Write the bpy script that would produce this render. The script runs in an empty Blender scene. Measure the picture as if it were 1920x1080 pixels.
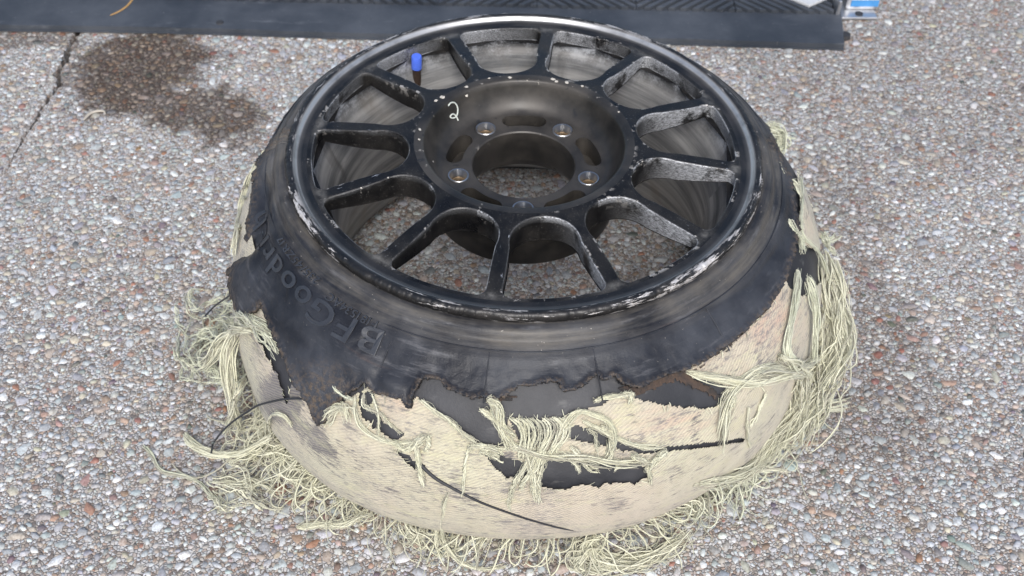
import bpy, bmesh, math, random
import numpy as np
from mathutils import Matrix, Vector

rng = np.random.default_rng(11)
random.seed(11)
scn = bpy.context.scene
COL = scn.collection
PI = math.pi

# ------------------------------------------------------------------ camera
CAM_Y, CAM_Z, PITCH, FPX, CAM_X, ROLL = 0.85625, 0.90332, 0.80247, 2070.4, -0.00884, 0.02227
C = np.array([CAM_X, -CAM_Y, CAM_Z])
Fv = np.array([0, math.cos(PITCH), -math.sin(PITCH)])
Rv = np.array([1.0, 0, 0]); Uv = np.cross(Rv, Fv)
Rv, Uv = math.cos(ROLL)*Rv + math.sin(ROLL)*Uv, -math.sin(ROLL)*Rv + math.cos(ROLL)*Uv
cd = bpy.data.cameras.new('camera'); cam = bpy.data.objects.new('camera', cd); COL.objects.link(cam)
cam.matrix_world = Matrix(((Rv[0], Uv[0], -Fv[0], C[0]), (Rv[1], Uv[1], -Fv[1], C[1]), (Rv[2], Uv[2], -Fv[2], C[2]), (0, 0, 0, 1)))
cd.sensor_width = 36; cd.lens = FPX/1920*36; cd.clip_start = 0.01; cd.clip_end = 200
cd.dof.use_dof = True; cd.dof.focus_distance = 0.97; cd.dof.aperture_fstop = 9.0
scn.camera = cam

# ------------------------------------------------------------------ sky, sun, exposure
SUN_EL, SUN_ROT = 46.0, 176.0
w = bpy.data.worlds.new('World'); scn.world = w; w.use_nodes = True
wn = w.node_tree.nodes; wl = w.node_tree.links
sky = wn.new('ShaderNodeTexSky'); sky.sky_type = 'NISHITA'; sky.sun_disc = False
sky.sun_elevation = math.radians(SUN_EL); sky.sun_rotation = math.radians(SUN_ROT)
sky.air_density = 1.0; sky.dust_density = 3.0; sky.ozone_density = 1.0
bg = wn['Background']; bg.inputs['Strength'].default_value = 0.08
wl.new(sky.outputs[0], bg.inputs['Color'])
sd = bpy.data.lights.new('sun', 'SUN'); so = bpy.data.objects.new('sun', sd); COL.objects.link(so)
sd.energy = 1.5; sd.angle = math.radians(32); sd.color = (0.985, 0.985, 0.98)
sdir = Vector((math.sin(math.radians(SUN_ROT))*math.cos(math.radians(SUN_EL)), math.cos(math.radians(SUN_ROT))*math.cos(math.radians(SUN_EL)), math.sin(math.radians(SUN_EL))))
so.rotation_euler = sdir.to_track_quat('Z', 'Y').to_euler(); so.location = (0, 0, 3)
scn.view_settings.view_transform = 'Standard'; scn.view_settings.look = 'None'
scn.view_settings.gamma = 1; scn.view_settings.exposure = 1.12
scn.view_settings.use_curve_mapping = False

# ------------------------------------------------------------------ picture <-> place
def proj(P):
    d = np.asarray(P, float) - C; z = d @ Fv
    return np.stack([960 + FPX*(d @ Rv)/z, 540 - FPX*(d @ Uv)/z], -1)
def onz(x, y, z):
    r = Fv + Rv*(x-960)/FPX - Uv*(y-540)/FPX
    return C + r*((z-C[2])/r[2])
def vnoise(x, y, seed=0):
    g = np.random.default_rng(seed).random((256, 256))
    xi = np.floor(x).astype(int); yi = np.floor(y).astype(int); fx = x-xi; fy = y-yi
    fx = fx*fx*(3-2*fx); fy = fy*fy*(3-2*fy)
    a = g[xi % 256, yi % 256]; b = g[(xi+1) % 256, yi % 256]; c = g[xi % 256, (yi+1) % 256]; d = g[(xi+1) % 256, (yi+1) % 256]
    return (a*(1-fx)+b*fx)*(1-fy) + (c*(1-fx)+d*fx)*fy
def fbm(x, y, seed=0, o=3):
    t = 0; a = 0.5
    for i in range(o):
        t = t + a*vnoise(x*2**i, y*2**i, seed+i); a *= .5
    return t/(1-.5**o)
def inpoly(px, py, poly):
    r = np.zeros(px.shape, bool); n = len(poly)
    for i in range(n):
        x0, y0 = poly[i]; x1, y1 = poly[(i+1) % n]
        if y0 == y1: continue
        c = ((y0 > py) != (y1 > py)) & (px < (x1-x0)*(py-y0)/(y1-y0)+x0)
        r ^= c
    return r
def linedist(px, py, line):
    d = np.full(px.shape, 1e9)
    for (x0, y0), (x1, y1) in zip(line[:-1], line[1:]):
        dx, dy = x1-x0, y1-y0
        t = np.clip(((px-x0)*dx+(py-y0)*dy)/(dx*dx+dy*dy), 0, 1)
        d = np.minimum(d, np.hypot(px-x0-t*dx, py-y0-t*dy))
    return d

# ------------------------------------------------------------------ material helper
class NB:
    def __init__(s, name):
        s.m = bpy.data.materials.new(name); s.m.use_nodes = True; s.nt = s.m.node_tree
        s.b = s.nt.nodes['Principled BSDF']; s.out = s.nt.nodes['Material Output']
    def put(s, sock, v):
        if isinstance(v, bpy.types.NodeSocket): s.nt.links.new(v, sock)
        elif isinstance(v, (tuple, list)) and len(v) == 3 and sock.type == 'RGBA': sock.default_value = (*v, 1)
        else: sock.default_value = v
    def n(s, t, out=0, p=None, **k):
        nd = s.nt.nodes.new('ShaderNode'+t)
        for a, b in (p or {}).items(): setattr(nd, a, b)
        for a, b in k.items():
            key = int(a[1:]) if a[0] == '_' else a.replace('__', ' ')
            s.put(nd.inputs[key], b)
        return nd.outputs[out]
    def math(s, op, a, b=0.0, c=None, clamp=False):
        nd = s.nt.nodes.new('ShaderNodeMath'); nd.operation = op; nd.use_clamp = clamp
        s.put(nd.inputs[0], a); s.put(nd.inputs[1], b)
        if c is not None: s.put(nd.inputs[2], c)
        return nd.outputs[0]
    def mix(s, f, a, b, mode='MIX'):
        nd = s.nt.nodes.new('ShaderNodeMix'); nd.data_type = 'RGBA'; nd.blend_type = mode
        s.put(nd.inputs[0], f); s.put(nd.inputs[6], a); s.put(nd.inputs[7], b)
        return nd.outputs[2]
    def step(s, v, lo, hi, a=0.0, b=1.0):
        nd = s.nt.nodes.new('ShaderNodeMapRange'); nd.interpolation_type = 'SMOOTHSTEP'
        s.put(nd.inputs[0], v); s.put(nd.inputs[1], lo); s.put(nd.inputs[2], hi); s.put(nd.inputs[3], a); s.put(nd.inputs[4], b)
        return nd.outputs[0]
    def noise(s, scale, vec=None, detail=4.0, rough=.55, out=0):
        nd = s.nt.nodes.new('ShaderNodeTexNoise'); nd.inputs['Scale'].default_value = scale
        nd.inputs['Detail'].default_value = detail; nd.inputs['Roughness'].default_value = rough
        s.put(nd.inputs['Vector'], vec if vec is not None else s.obj())
        return nd.outputs[out]
    def obj(s):
        if not hasattr(s, '_o'): s._o = s.nt.nodes.new('ShaderNodeTexCoord').outputs['Object']
        return s._o
    def pos(s):
        if not hasattr(s, '_p'): s._p = s.nt.nodes.new('ShaderNodeNewGeometry').outputs['Position']
        return s._p
    def uv(s, sx=1, sy=1):
        if not hasattr(s, '_u'):
            nd = s.nt.nodes.new('ShaderNodeUVMap'); nd.uv_map = 'UV'; s._u = nd.outputs[0]
        return s.n('Mapping', _0=s._u, Scale=(sx, sy, 1))
    def attr(s, name, out=2):
        nd = s.nt.nodes.new('ShaderNodeAttribute'); nd.attribute_name = name
        return nd.outputs[out]
    def ramp(s, f, stops):
        nd = s.nt.nodes.new('ShaderNodeValToRGB'); e = nd.color_ramp.elements
        while len(e) < len(stops): e.new(0.5)
        for i, (p, c) in enumerate(stops):
            e[i].position = p; e[i].color = (*c, 1)
        s.put(nd.inputs[0], f); return nd.outputs[0]
    def bump(s, h, strength=.5, dist=.001, normal=None):
        nd = s.nt.nodes.new('ShaderNodeBump'); nd.inputs['Strength'].default_value = strength; nd.inputs['Distance'].default_value = dist
        s.put(nd.inputs['Height'], h)
        if normal is not None: s.put(nd.inputs['Normal'], normal)
        return nd.outputs[0]
    def fin(s, color, rough=.6, metal=0.0, normal=None, **k):
        s.put(s.b.inputs['Base Color'], color); s.put(s.b.inputs['Roughness'], rough); s.put(s.b.inputs['Metallic'], metal)
        if normal is not None: s.put(s.b.inputs['Normal'], normal)
        for a, b in k.items(): s.put(s.b.inputs[a.replace('__', ' ')], b)
        return s.m

def stain_and_tone_nodes(b):
    """old brown oil stains soaked into the concrete near the mat, and fainter brown darkening elsewhere on the slab"""
    p = b.pos(); tot = None
    wv = b.noise(9, p, 4, .6, out=1)
    pw = b.n('VectorMath', p={'operation': 'MULTIPLY_ADD'}, _0=wv, _1=(.16, .16, 0), _2=p)
    for cx, cy, rx, ry, ang, amt in ((-.535, .43, .11, .115, -35, .95), (-.44, .345, .12, .06, -35, .85), (-.74, .49, .13, .03, 0, .6),
                                     (.62, .50, .40, .28, 0, .22), (.36, -.06, .10, .18, 10, .30), (.40, .18, .07, .16, -10, .25), (-.30, -.18, .05, .13, 20, .2)):  # faint brown darkening of the ground: right rear and both sides of the tyre
        m = b.n('Mapping', p={'vector_type': 'TEXTURE'}, _0=pw, Location=(cx+.08, cy+.08, 0), Rotation=(0, 0, math.radians(ang)), Scale=(rx, ry, 1))
        m = b.n('VectorMath', p={'operation': 'MULTIPLY'}, _0=m, _1=(1, 1, 0))
        l = b.n('VectorMath', out=1, p={'operation': 'LENGTH'}, _0=m)
        f = b.step(b.math('ADD', l, b.math('MULTIPLY', b.math('SUBTRACT', b.noise(38, p, 5, .65), .5), 1.1)), .66, 1.08, amt, 0.0)
        tot = f if tot is None else b.math('MAXIMUM', tot, f)
    return tot

def mat_ground():
    b = NB('aggregate_matrix'); p = b.pos()
    pw = b.n('VectorMath', p={'operation': 'MULTIPLY_ADD'}, _0=b.noise(150, p, 2, .5, out=1), _1=(.003, .003, .003), _2=p)
    def vor(scale, feat, out):
        return b.n('TexVoronoi', out=out, p={'feature': feat}, Vector=pw, Scale=scale)
    c1 = vor(300., 'F1', 1); d1 = vor(300., 'DISTANCE_TO_EDGE', 0)
    r1 = b.n('SeparateColor', _0=c1)
    col = b.ramp(r1, [(0, (.13, .11, .10)), (.14, (.30, .24, .20)), (.28, (.44, .38, .32)), (.42, (.50, .47, .44)), (.52, (.38, .25, .18)), (.62, (.54, .52, .50)), (.82, (.62, .62, .62)), (1, (.36, .35, .345))])
    col = b.mix(b.step(d1, 0, .10, 1, 0), col, (.14, .125, .115))
    g = b.noise(2200, p, 2)
    col = b.mix(.15, col, b.mix(g, (.18, .16, .145), (.54, .51, .48)))
    st = stain_and_tone_nodes(b)
    col = b.mix(st, col, b.mix(1.0, col, (.20, .155, .125), 'MULTIPLY'))
    h = b.math('ADD', b.step(d1, 0, .2), b.math('MULTIPLY', g, .5))
    return b.fin(col, .8, normal=b.bump(h, .9, .0012))
def mat_pebble(use_obj):
    b = NB('pebble_stone'); p = b.pos()
    if use_obj: col = b.n('ObjectInfo', out=1)
    else: col = b.attr('Col', 0)
    n1 = b.noise(420, p, 4, .65)
    col = b.mix(b.step(n1, .35, .75), col, b.mix(1.0, col, (.62, .57, .54), 'MULTIPLY'))
    n2 = b.noise(130, p, 3)
    col = b.mix(b.step(n2, .58, .74, 0, .4), col, (.24, .22, .20))
    st = stain_and_tone_nodes(b)
    col = b.mix(st, col, b.mix(1.0, col, (.32, .24, .18), 'MULTIPLY'))
    return b.fin(col, .62, normal=b.bump(b.noise(900, p, 3), .35, .0008))
def mat_black():
    """worn satin black wheel paint: dust, pits, rubbed edges, sand-blasted bare metal"""
    b = NB('worn_black_paint'); o = b.obj()
    rnd = b.n('ObjectInfo', out=5)
    ov = b.n('VectorMath', p={'operation': 'MULTIPLY_ADD'}, _0=rnd, _1=(7., 3., 5.), _2=o)
    dust = b.noise(26, ov, 5, .65)
    fine = b.noise(900, ov, 3, .7)
    base = b.mix(b.step(dust, .35, .8), (.0045, .0045, .005), (.024, .022, .020))
    spk = b.math('MULTIPLY', b.step(fine, .63, .70), b.step(dust, .36, .6, .25, 1))
    base = b.mix(b.math('MULTIPLY', spk, .6), base, (.34, .33, .31))
    edge = b.attr('edge'); chipn = b.noise(170, ov, 4, .6); big = b.noise(24, ov, 2)
    chip = b.math('MULTIPLY', b.step(b.math('ADD', chipn, b.math('MULTIPLY', big, .9)), 1.08, 1.14), edge, clamp=True)
    base = b.mix(chip, base, (.50, .47, .43))
    scr = b.noise(60, b.n('Mapping', _0=ov, Scale=(1.2, 7, 1)), 5, .7)
    scm = b.math('MULTIPLY', b.step(scr, .66, .70), b.attr('scuff'), clamp=True)
    base = b.mix(b.math('MULTIPLY', scm, .75), base, (.52, .56, .62))
    abr = b.attr('abr'); sp = b.noise(700, b.n('Mapping', _0=o, Scale=(.45, 1, 1.6)), 5, .8); ap = b.noise(30, ov, 4, .65)
    aw = b.math('MULTIPLY', b.step(b.math('ADD', b.math('MULTIPLY', sp, .55), b.math('MULTIPLY', ap, 1.5)), .80, 1.08), abr, clamp=True)
    alum = b.mix(b.step(sp, .36, .68), (.13, .13, .135), (.74, .76, .79))
    base = b.mix(aw, base, alum)
    rough = b.math('ADD', b.step(dust, .3, .8, .26, .55), b.math('MULTIPLY', aw, .1))
    met = b.math('MULTIPLY', b.math('ADD', b.math('MULTIPLY', chip, .6), b.math('MULTIPLY', aw, .35)), 1.0, clamp=True)
    hb = b.math('ADD', b.math('MULTIPLY', fine, .25), b.math('ADD', b.math('MULTIPLY', chip, -1.0), b.math('MULTIPLY', b.math('MULTIPLY', sp, abr), .9)))
    rub = b.math('MULTIPLY', b.attr('rub'), b.step(b.noise(60, ov, 5, .7), .3, .7))
    base = b.mix(b.math('MULTIPLY', rub, .5), base, (.30, .29, .27))
    return b.fin(base, rough, met, b.bump(hb, .55, .0006), Specular__IOR__Level=.32)
def mat_lip():
    b = NB('rim_lip_paint'); o = b.obj()
    u = b.uv(1, 1)
    w_ = b.attr('edge'); inner = b.attr('bare')
    n1 = b.noise(1.0, b.uv(38, 210), 6, .72); n2 = b.noise(1.0, b.uv(7, 3), 2); fine = b.noise(700, o, 3, .7)
    chip = b.math('MULTIPLY', b.step(b.math('ADD', n1, b.math('MULTIPLY', n2, .55)), .82, .875), w_, clamp=True)
    base = b.mix(b.step(b.noise(22, o, 5, .6), .35, .8), (.005, .005, .0055), (.034, .031, .029))
    base = b.mix(b.math('MULTIPLY', b.step(fine, .66, .74), .4), base, (.35, .34, .32))
    base = b.mix(b.math('MULTIPLY', inner, b.step(b.noise(1.0, b.uv(18, 30), 5, .6), .15, .55), clamp=True), base, (.55, .55, .55))
    base = b.mix(chip, base, b.mix(b.noise(300, o, 3), (.30, .26, .22), (.82, .82, .84)))
    return b.fin(base, b.math('SUBTRACT', .42, b.math('MULTIPLY', inner, .12)), b.math('MAXIMUM', b.math('MULTIPLY', chip, .35), b.math('MULTIPLY', inner, .8)),
                 b.bump(b.math('ADD', b.math('MULTIPLY', chip, -1.), b.math('MULTIPLY', fine, .2)), .6, .0008))
def mat_barrel():
    b = NB('dusty_barrel'); o = b.obj()
    st = b.step(b.noise(1.0, b.uv(3.5, 55), 6, .65), .3, .7); sm = b.noise(1.0, b.uv(16, 9), 4, .6); wv = b.noise(1.0, b.uv(30, 6), 3)
    col = b.mix(st, (.12, .125, .13), (.52, .51, .495))
    col = b.mix(b.step(sm, .52, .78, 0, .6), col, (.24, .20, .155))
    col = b.mix(b.step(wv, .58, .75, 0, .6), col, (.07, .066, .064))
    s_ = b.attr('salt')
    sn = b.noise(420, o, 5, .75); sb = b.noise(34, o, 4, .6)
    col = b.mix(s_, col, b.mix(b.step(b.math('ADD', b.math('MULTIPLY', sn, .5), sb), .62, .95), (.012, .013, .016), (.52, .54, .57)))
    return b.fin(col, .40, b.math('MULTIPLY', b.math('SUBTRACT', 1.0, s_), .5), b.bump(b.math('ADD', st, b.math('MULTIPLY', sn, s_)), .25, .0006))
def mat_hub():
    b = NB('hub_face_paint'); o = b.obj()
    n1 = b.noise(17, o, 5, .6); fine = b.noise(900, o, 3, .7); bl = b.noise(75, o, 3, .5)
    col = b.mix(b.step(n1, .3, .75), (.014, .0135, .013), (.068, .061, .053))
    col = b.mix(b.step(bl, .68, .72, 0, .85), col, (.02, .02, .021))
    col = b.mix(b.math('MULTIPLY', b.step(fine, .68, .75), .5), col, (.36, .34, .30))
    chip = b.math('MULTIPLY', b.step(b.noise(120, o, 4, .6), .65, .70), b.attr('edge'), clamp=True)
    col = b.mix(chip, col, (.36, .33, .29))
    return b.fin(col, b.step(n1, .3, .8, .34, .55), .25, b.bump(fine, .15, .0005))
def mat_simple(name, col, rough=.5, metal=0., var=.35, scale=120, bump=.2, **k):
    b = NB(name); o = b.obj(); n1 = b.noise(scale, o, 4, .6)
    c = b.mix(n1, tuple(x*(1-var) for x in col), tuple(min(1, x*(1+var)) for x in col))
    return b.fin(c, rough, metal, b.bump(b.noise(scale*6, o, 3), bump, .0006), **k)
def mat_sidewall():
    b = NB('scuffed_tyre_rubber'); o = b.obj()
    big = b.noise(13, o, 5, .6); stk = b.noise(1.0, b.uv(9, 150), 5, .65); fine = b.noise(500, o, 4, .7)
    col = b.mix(b.step(big, .3, .75), (.010, .011, .015), (.048, .052, .062))
    bead = b.attr('bead'); bw = b.math('MULTIPLY', b.step(b.math('ADD', b.math('MULTIPLY', stk, .7), b.math('MULTIPLY', big, .5)), .44, .82), bead, clamp=True)
    col = b.mix(b.math('MULTIPLY', bw, .7), col, b.mix(b.noise(40, o, 2), (.11, .11, .11), (.20, .17, .125)))
    sm = b.noise(1.0, b.uv(15, 120), 6, .7)
    col = b.mix(b.step(sm, .54, .74, 0, .42), col, (.19, .19, .20))
    rd = b.noise(1.0, b.uv(7, 60), 3)
    col = b.mix(b.step(rd, .66, .76, 0, .35), col, (.12, .07, .05))
    spk = b.step(b.noise(330, o, 3, .6), .70, .74)
    col = b.mix(b.math('MULTIPLY', spk, b.math('ADD', .22, b.math('MULTIPLY', bead, .5))), col, (.48, .44, .38))
    torn = b.attr('torn'); tn = b.noise(240, o, 4, .7)
    col = b.mix(b.math('MULTIPLY', torn, b.step(tn, .42, .66)), col, (.10, .078, .06))
    hh = b.math('ADD', b.math('MULTIPLY', fine, .35), b.math('ADD', b.math('MULTIPLY', stk, .5), b.math('MULTIPLY', b.math('MULTIPLY', tn, torn), 3.0)))
    return b.fin(col, b.step(big, .3, .8, .30, .52), 0., b.bump(hh, .6, .0012), Specular__IOR__Level=.22)
def mat_innerply():
    b = NB('bare_inner_rubber'); o = b.obj()
    big = b.noise(16, o, 5, .6); str_ = b.noise(1.0, b.uv(40, 110), 4, .6)
    col = b.mix(b.step(big, .3, .75), (.013, .014, .018), (.045, .046, .052))
    col = b.mix(b.step(str_, .60, .74, 0, .4), col, (.13, .128, .125))
    return b.fin(col, .55, 0., b.bump(b.noise(420, o, 4, .7), .35, .0008))
def mat_brownply():
    b = NB('torn_brown_cord_ply'); o = b.obj()
    wv = b.n('TexWave', out=1, p={'wave_type': 'BANDS', 'bands_direction': 'X'}, Vector=b.uv(1, .25), Scale=330., Distortion=4., Detail=2.)
    n1 = b.noise(55, o, 4, .6)
    col = b.mix(wv, (.05, .036, .03), (.19, .125, .09))
    col = b.mix(b.step(n1, .42, .62), col, (.05, .046, .046))
    return b.fin(col, .85, 0., b.bump(wv, .9, .0012))
def mat_fabric():
    b = NB('pale_cord_fabric'); o = b.obj()
    wv = b.n('TexWave', out=1, p={'wave_type': 'BANDS', 'bands_direction': 'Y'}, Vector=b.n('Mapping', _0=b.uv(1, 1), Rotation=(0, 0, .5)), Scale=125., Distortion=2.2, Detail=2.)
    big = b.noise(9, o, 4, .55); mid = b.noise(60, o, 4, .65); fine = b.noise(1.0, b.uv(500, 900), 4, .7)
    col = b.mix(b.step(big, .35, .68), (.53, .51, .375), (.53, .465, .375))
    col = b.mix(b.step(mid, .3, .8), col, b.mix(1., col, (.86, .84, .80), 'MULTIPLY'))
    col = b.mix(b.math('MULTIPLY', b.step(fine, .46, .68), .5), col, (.40, .36, .30))
    pk = b.attr('pink'); col = b.mix(b.math('MULTIPLY', pk, b.step(b.noise(1.0, b.uv(30, 160), 4), .25, .7)), col, (.52, .35, .27))
    low = b.attr('low'); col = b.mix(b.math('MULTIPLY', low, .6), col, (.56, .51, .365))
    wear = b.attr('wear'); ws = b.noise(1.0, b.uv(55, 420), 6, .78); wb = b.noise(40, o, 3)
    wm = b.step(b.math('ADD', b.math('ADD', b.math('MULTIPLY', ws, .75), b.math('MULTIPLY', wb, .35)), b.math('MULTIPLY', wear, .42)), .80, .85)
    wm = b.math('MULTIPLY', wm, b.step(wear, .02, .3))
    col = b.mix(b.math('MULTIPLY', wm, .92), col, (.075, .072, .085))
    bl1 = b.noise(34, o, 5, .7); bl2 = b.noise(1.0, b.uv(22, 75), 5, .7)
    col = b.mix(b.step(bl1, .46, .70, 0, .45), col, (.33, .305, .265))
    col = b.mix(b.step(bl2, .52, .70, 0, .6), col, (.55, .54, .33))
    sme = b.noise(1.0, b.uv(38, 210), 6, .78)
    col = b.mix(b.step(b.math('ADD', sme, b.math('MULTIPLY', bl1, .45)), .78, .88, 0, .8), col, (.12, .115, .12))
    fk = b.noise(1.0, b.uv(120, 600), 5, .75); fm = b.noise(14, o, 3)
    col = b.mix(b.math('MULTIPLY', b.step(b.math('ADD', fk, b.math('MULTIPLY', fm, .45)), .77, .85), .75), col, (.16, .15, .16))
    col = b.mix(b.math('MULTIPLY', wv, .42), col, (.33, .29, .23))
    return b.fin(col, .9, 0., b.bump(b.math('ADD', b.math('MULTIPLY', wv, .6), fine), .7, .0009), Sheen__Weight=.15)
def mat_cord(name, a, c):
    b = NB(name); o = b.obj()
    n1 = b.noise(38, o, 3); n2 = b.noise(1500, o, 3, .7)
    col = b.mix(b.step(n1, .3, .7), a, c); col = b.mix(b.step(n2, .4, .7, 0, .45), col, tuple(x*.55 for x in a))
    col = b.mix(b.step(b.attr('shade'), .60, 1.0, 0, .8), col, (.23, .21, .17))
    return b.fin(col, .9, 0., b.bump(n2, .6, .0006), Sheen__Weight=.2)
def mat_mat():
    b = NB('dusty_rubber_mat'); p = b.pos()
    n1 = b.noise(7, p, 5, .65); n2 = b.noise(45, b.n('Mapping', _0=p, Scale=(.35, 1.4, 1)), 5, .7); n3 = b.noise(260, p, 3)
    col = b.mix(b.step(n1, .3, .75), (.024, .030, .040), (.070, .078, .092))
    col = b.mix(b.step(n2, .58, .78, 0, .45), col, (.17, .18, .20))
    col = b.mix(b.step(n3, .70, .75, 0, .4), col, (.35, .34, .33))
    return b.fin(col, .62, 0., b.bump(n2, .3, .001))

MT = dict(ground=mat_ground(), peb=mat_pebble(False), pebo=mat_pebble(True), black=mat_black(), lip=mat_lip(), barrel=mat_barrel(), hub=mat_hub(),
          side=mat_sidewall(), inner=mat_innerply(), brown=mat_brownply(), fabric=mat_fabric(),
          cord=mat_cord('pale_cord', (.60, .59, .43), (.70, .69, .54)), cord2=mat_cord('greenish_cord', (.58, .60, .45), (.67, .68, .54)),
          steel=mat_simple('lug_steel', (.58, .58, .58), .28, 1., .3, 200), bronze=mat_simple('lug_bore', (.22, .16, .10), .45, .7, .5, 150),
          cap=mat_simple('blue_anodised_cap', (.10, .20, .85), .32, .25, .2, 300), stem=mat_simple('brass_stem', (.06, .04, .03), .5, .5, .5, 250),
          dark=mat_simple('dark_rubber', (.03, .03, .032), .6, 0., .5, 90), wire=mat_simple('dark_wire', (.045, .048, .055), .5, .4, .3, 90),
          letter=mat_simple('raised_rubber_letter', (.030, .033, .040), .36, 0., .6, 60),
          white=mat_simple('white_marker_paint', (.52, .55, .50), .6, 0., .2, 250), chip=mat_simple('bare_metal_chip', (.60, .55, .47), .55, .3, .35, 300),
          mat=mat_mat(), alu=mat_simple('brushed_aluminium', (.50, .51, .53), .35, .85, .3, 60), blue=mat_simple('blue_tape', (.06, .25, .55), .4, 0., .2, 60),
          panel=mat_simple('pale_panel', (.55, .56, .57), .35, .1, .15, 50), leaf=mat_simple('dry_leaf', (.42, .25, .09), .7, 0., .4, 90), twig=mat_simple('bleached_twig', (.42, .38, .32), .8, 0., .3, 90))

# ------------------------------------------------------------------ object helpers
def link(o, parent=None):
    COL.objects.link(o)
    if parent is not None: o.parent = parent
    return o
def tag(o, label=None, cat=None, group=None, kind=None):
    if label: o['label'] = label
    if cat: o['category'] = cat
    if group: o['group'] = group
    if kind: o['kind'] = kind
    return o
def mesh_np(name, V, Q, mat, parent=None, smooth=True, uv=None, attrs=None, angle=None):
    """V (n,3), Q list/array of polygons (all the same size) -> one mesh object"""
    me = bpy.data.meshes.new(name); V = np.asarray(V, np.float32); Q = np.asarray(Q, np.int32); k = Q.shape[1]
    me.vertices.add(len(V)); me.vertices.foreach_set('co', V.ravel())
    me.loops.add(Q.size); me.loops.foreach_set('vertex_index', Q.ravel())
    me.polygons.add(len(Q)); me.polygons.foreach_set('loop_start', np.arange(len(Q), dtype=np.int32)*k)
    me.update(calc_edges=True)
    if uv is not None:
        l = me.uv_layers.new(name='UV'); l.data.foreach_set('uv', np.asarray(uv, np.float32)[Q.ravel()].ravel())
    for a, v in (attrs or {}).items():
        v = np.asarray(v, np.float32)
        if v.ndim == 2:
            at = me.attributes.new(a, 'FLOAT_COLOR', 'POINT'); at.data.foreach_set('color', v.ravel())
        else:
            at = me.attributes.new(a, 'FLOAT', 'POINT'); at.data.foreach_set('value', v)
    if smooth:
        me.polygons.foreach_set('use_smooth', np.ones(len(Q), bool))
        if angle: me.set_sharp_from_angle(angle=math.radians(angle))
    me.validate()
    o = bpy.data.objects.new(name, me); me.materials.append(mat)
    return link(o, parent)
def revolve(name, prof, n, mat, parent=None, closed=False, rfun=None, attrs=None, angle=40, jit=None):
    """prof: list of (r,z); attrs: dict name -> per-profile-point values"""
    P = np.array(prof, float); m = len(P); th = np.linspace(0, 2*PI, n+1)
    R = np.repeat(P[None, :, 0], n+1, 0); Z = np.repeat(P[None, :, 1], n+1, 0)
    if jit is not None: R, Z = jit(th, R, Z)
    V = np.stack([R*np.cos(th)[:, None], R*np.sin(th)[:, None], Z], -1)
    V[-1] = V[0]
    L = np.concatenate([[0], np.cumsum(np.hypot(*np.diff(P, axis=0).T))])
    UV = np.stack([np.repeat(th[:, None]*P[:, 0].mean(), m, 1), np.repeat(L[None], n+1, 0)], -1)
    i, j = np.meshgrid(np.arange(n), np.arange(m-1), indexing='ij'); a = i*m+j
    Q = np.stack([a, a+1, a+m+1, a+m], -1).reshape(-1, 4)
    at = {k: np.repeat(np.asarray(v, float)[None], n+1, 0).ravel() for k, v in (attrs or {}).items()}
    return mesh_np(name, V.reshape(-1, 3), Q, mat, parent, True, UV.reshape(-1, 2), at, angle)
def bm_obj(name, bm, mat, parent=None, smooth=False, angle=None):
    me = bpy.data.meshes.new(name); bmesh.ops.recalc_face_normals(bm, faces=bm.faces); bm.to_mesh(me); bm.free()
    me.materials.append(mat)
    if smooth:
        me.shade_smooth()
        if angle: me.set_sharp_from_angle(angle=math.radians(angle))
    return link(bpy.data.objects.new(name, me), parent)
def prism(bm, pts, z0, z1):
    lo = [bm.verts.new((x, y, z0)) for x, y in pts]; hi = [bm.verts.new((x, y, z1)) for x, y in pts]; n = len(pts)
    bm.faces.new(hi); bm.faces.new(lo[::-1])
    for i in range(n): bm.faces.new((lo[i], lo[(i+1) % n], hi[(i+1) % n], hi[i]))
def box(bm, x0, x1, y0, y1, z0, z1): prism(bm, [(x0, y0), (x1, y0), (x1, y1), (x0, y1)], z0, z1)
def bevel(bm, w, seg=2):
    bmesh.ops.bevel(bm, geom=[e for e in bm.edges], offset=w, segments=seg, affect='EDGES', clamp_overlap=True)

# ------------------------------------------------------------------ ground: exposed aggregate concrete, cracked
crack = [onz(x, y, 0)[:2] for x, y in ((152, 40), (143, 66), (128, 90), (124, 112), (108, 140), (112, 158), (92, 182), (74, 214), (52, 246), (30, 285), (5, 330), (-60, 420), (-150, 560))]
crack = np.array(crack[:11]); ck = []
for i in range(len(crack)-1):
    k = max(2, int(np.hypot(*(crack[i+1]-crack[i]))/.0045))
    for t in np.arange(k)/k: ck.append(crack[i]*(1-t)+crack[i+1]*t+[rng.normal(0, .0016), 0])
nv = len(ck); wd = np.interp(np.arange(nv)/nv, [0, .15, .35, .6, .75, 1], [.0030, .0050, .0056, .0034, .0018, .0004])*rng.uniform(.4, 1.25, nv)
crack = np.vstack([[ck[0][0]+.02, 6.0], ck, [ck[-1][0]-.3, -.2], [-6, -1.0]]); wd = np.concatenate([[.001], wd, [.0002, .0002]])
gm = bmesh.new()
left = [(x-wd[i], y) for i, (x, y) in enumerate(crack)]; right = [(x+wd[i], y) for i, (x, y) in enumerate(crack)]
prism(gm, left + [(-6, 6)], -.04, 0.0)
prism(gm, right[::-1] + [right[0], (6, 6), (6, -6), (-6, -6)], -.04, 0.0)
box(gm, -6, 6, -6, 6, -.08, -.041)
bmesh.ops.remove_doubles(gm, verts=gm.verts, dist=1e-7)
ground = tag(bm_obj('ground', gm, MT['ground']), kind='structure')

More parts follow.
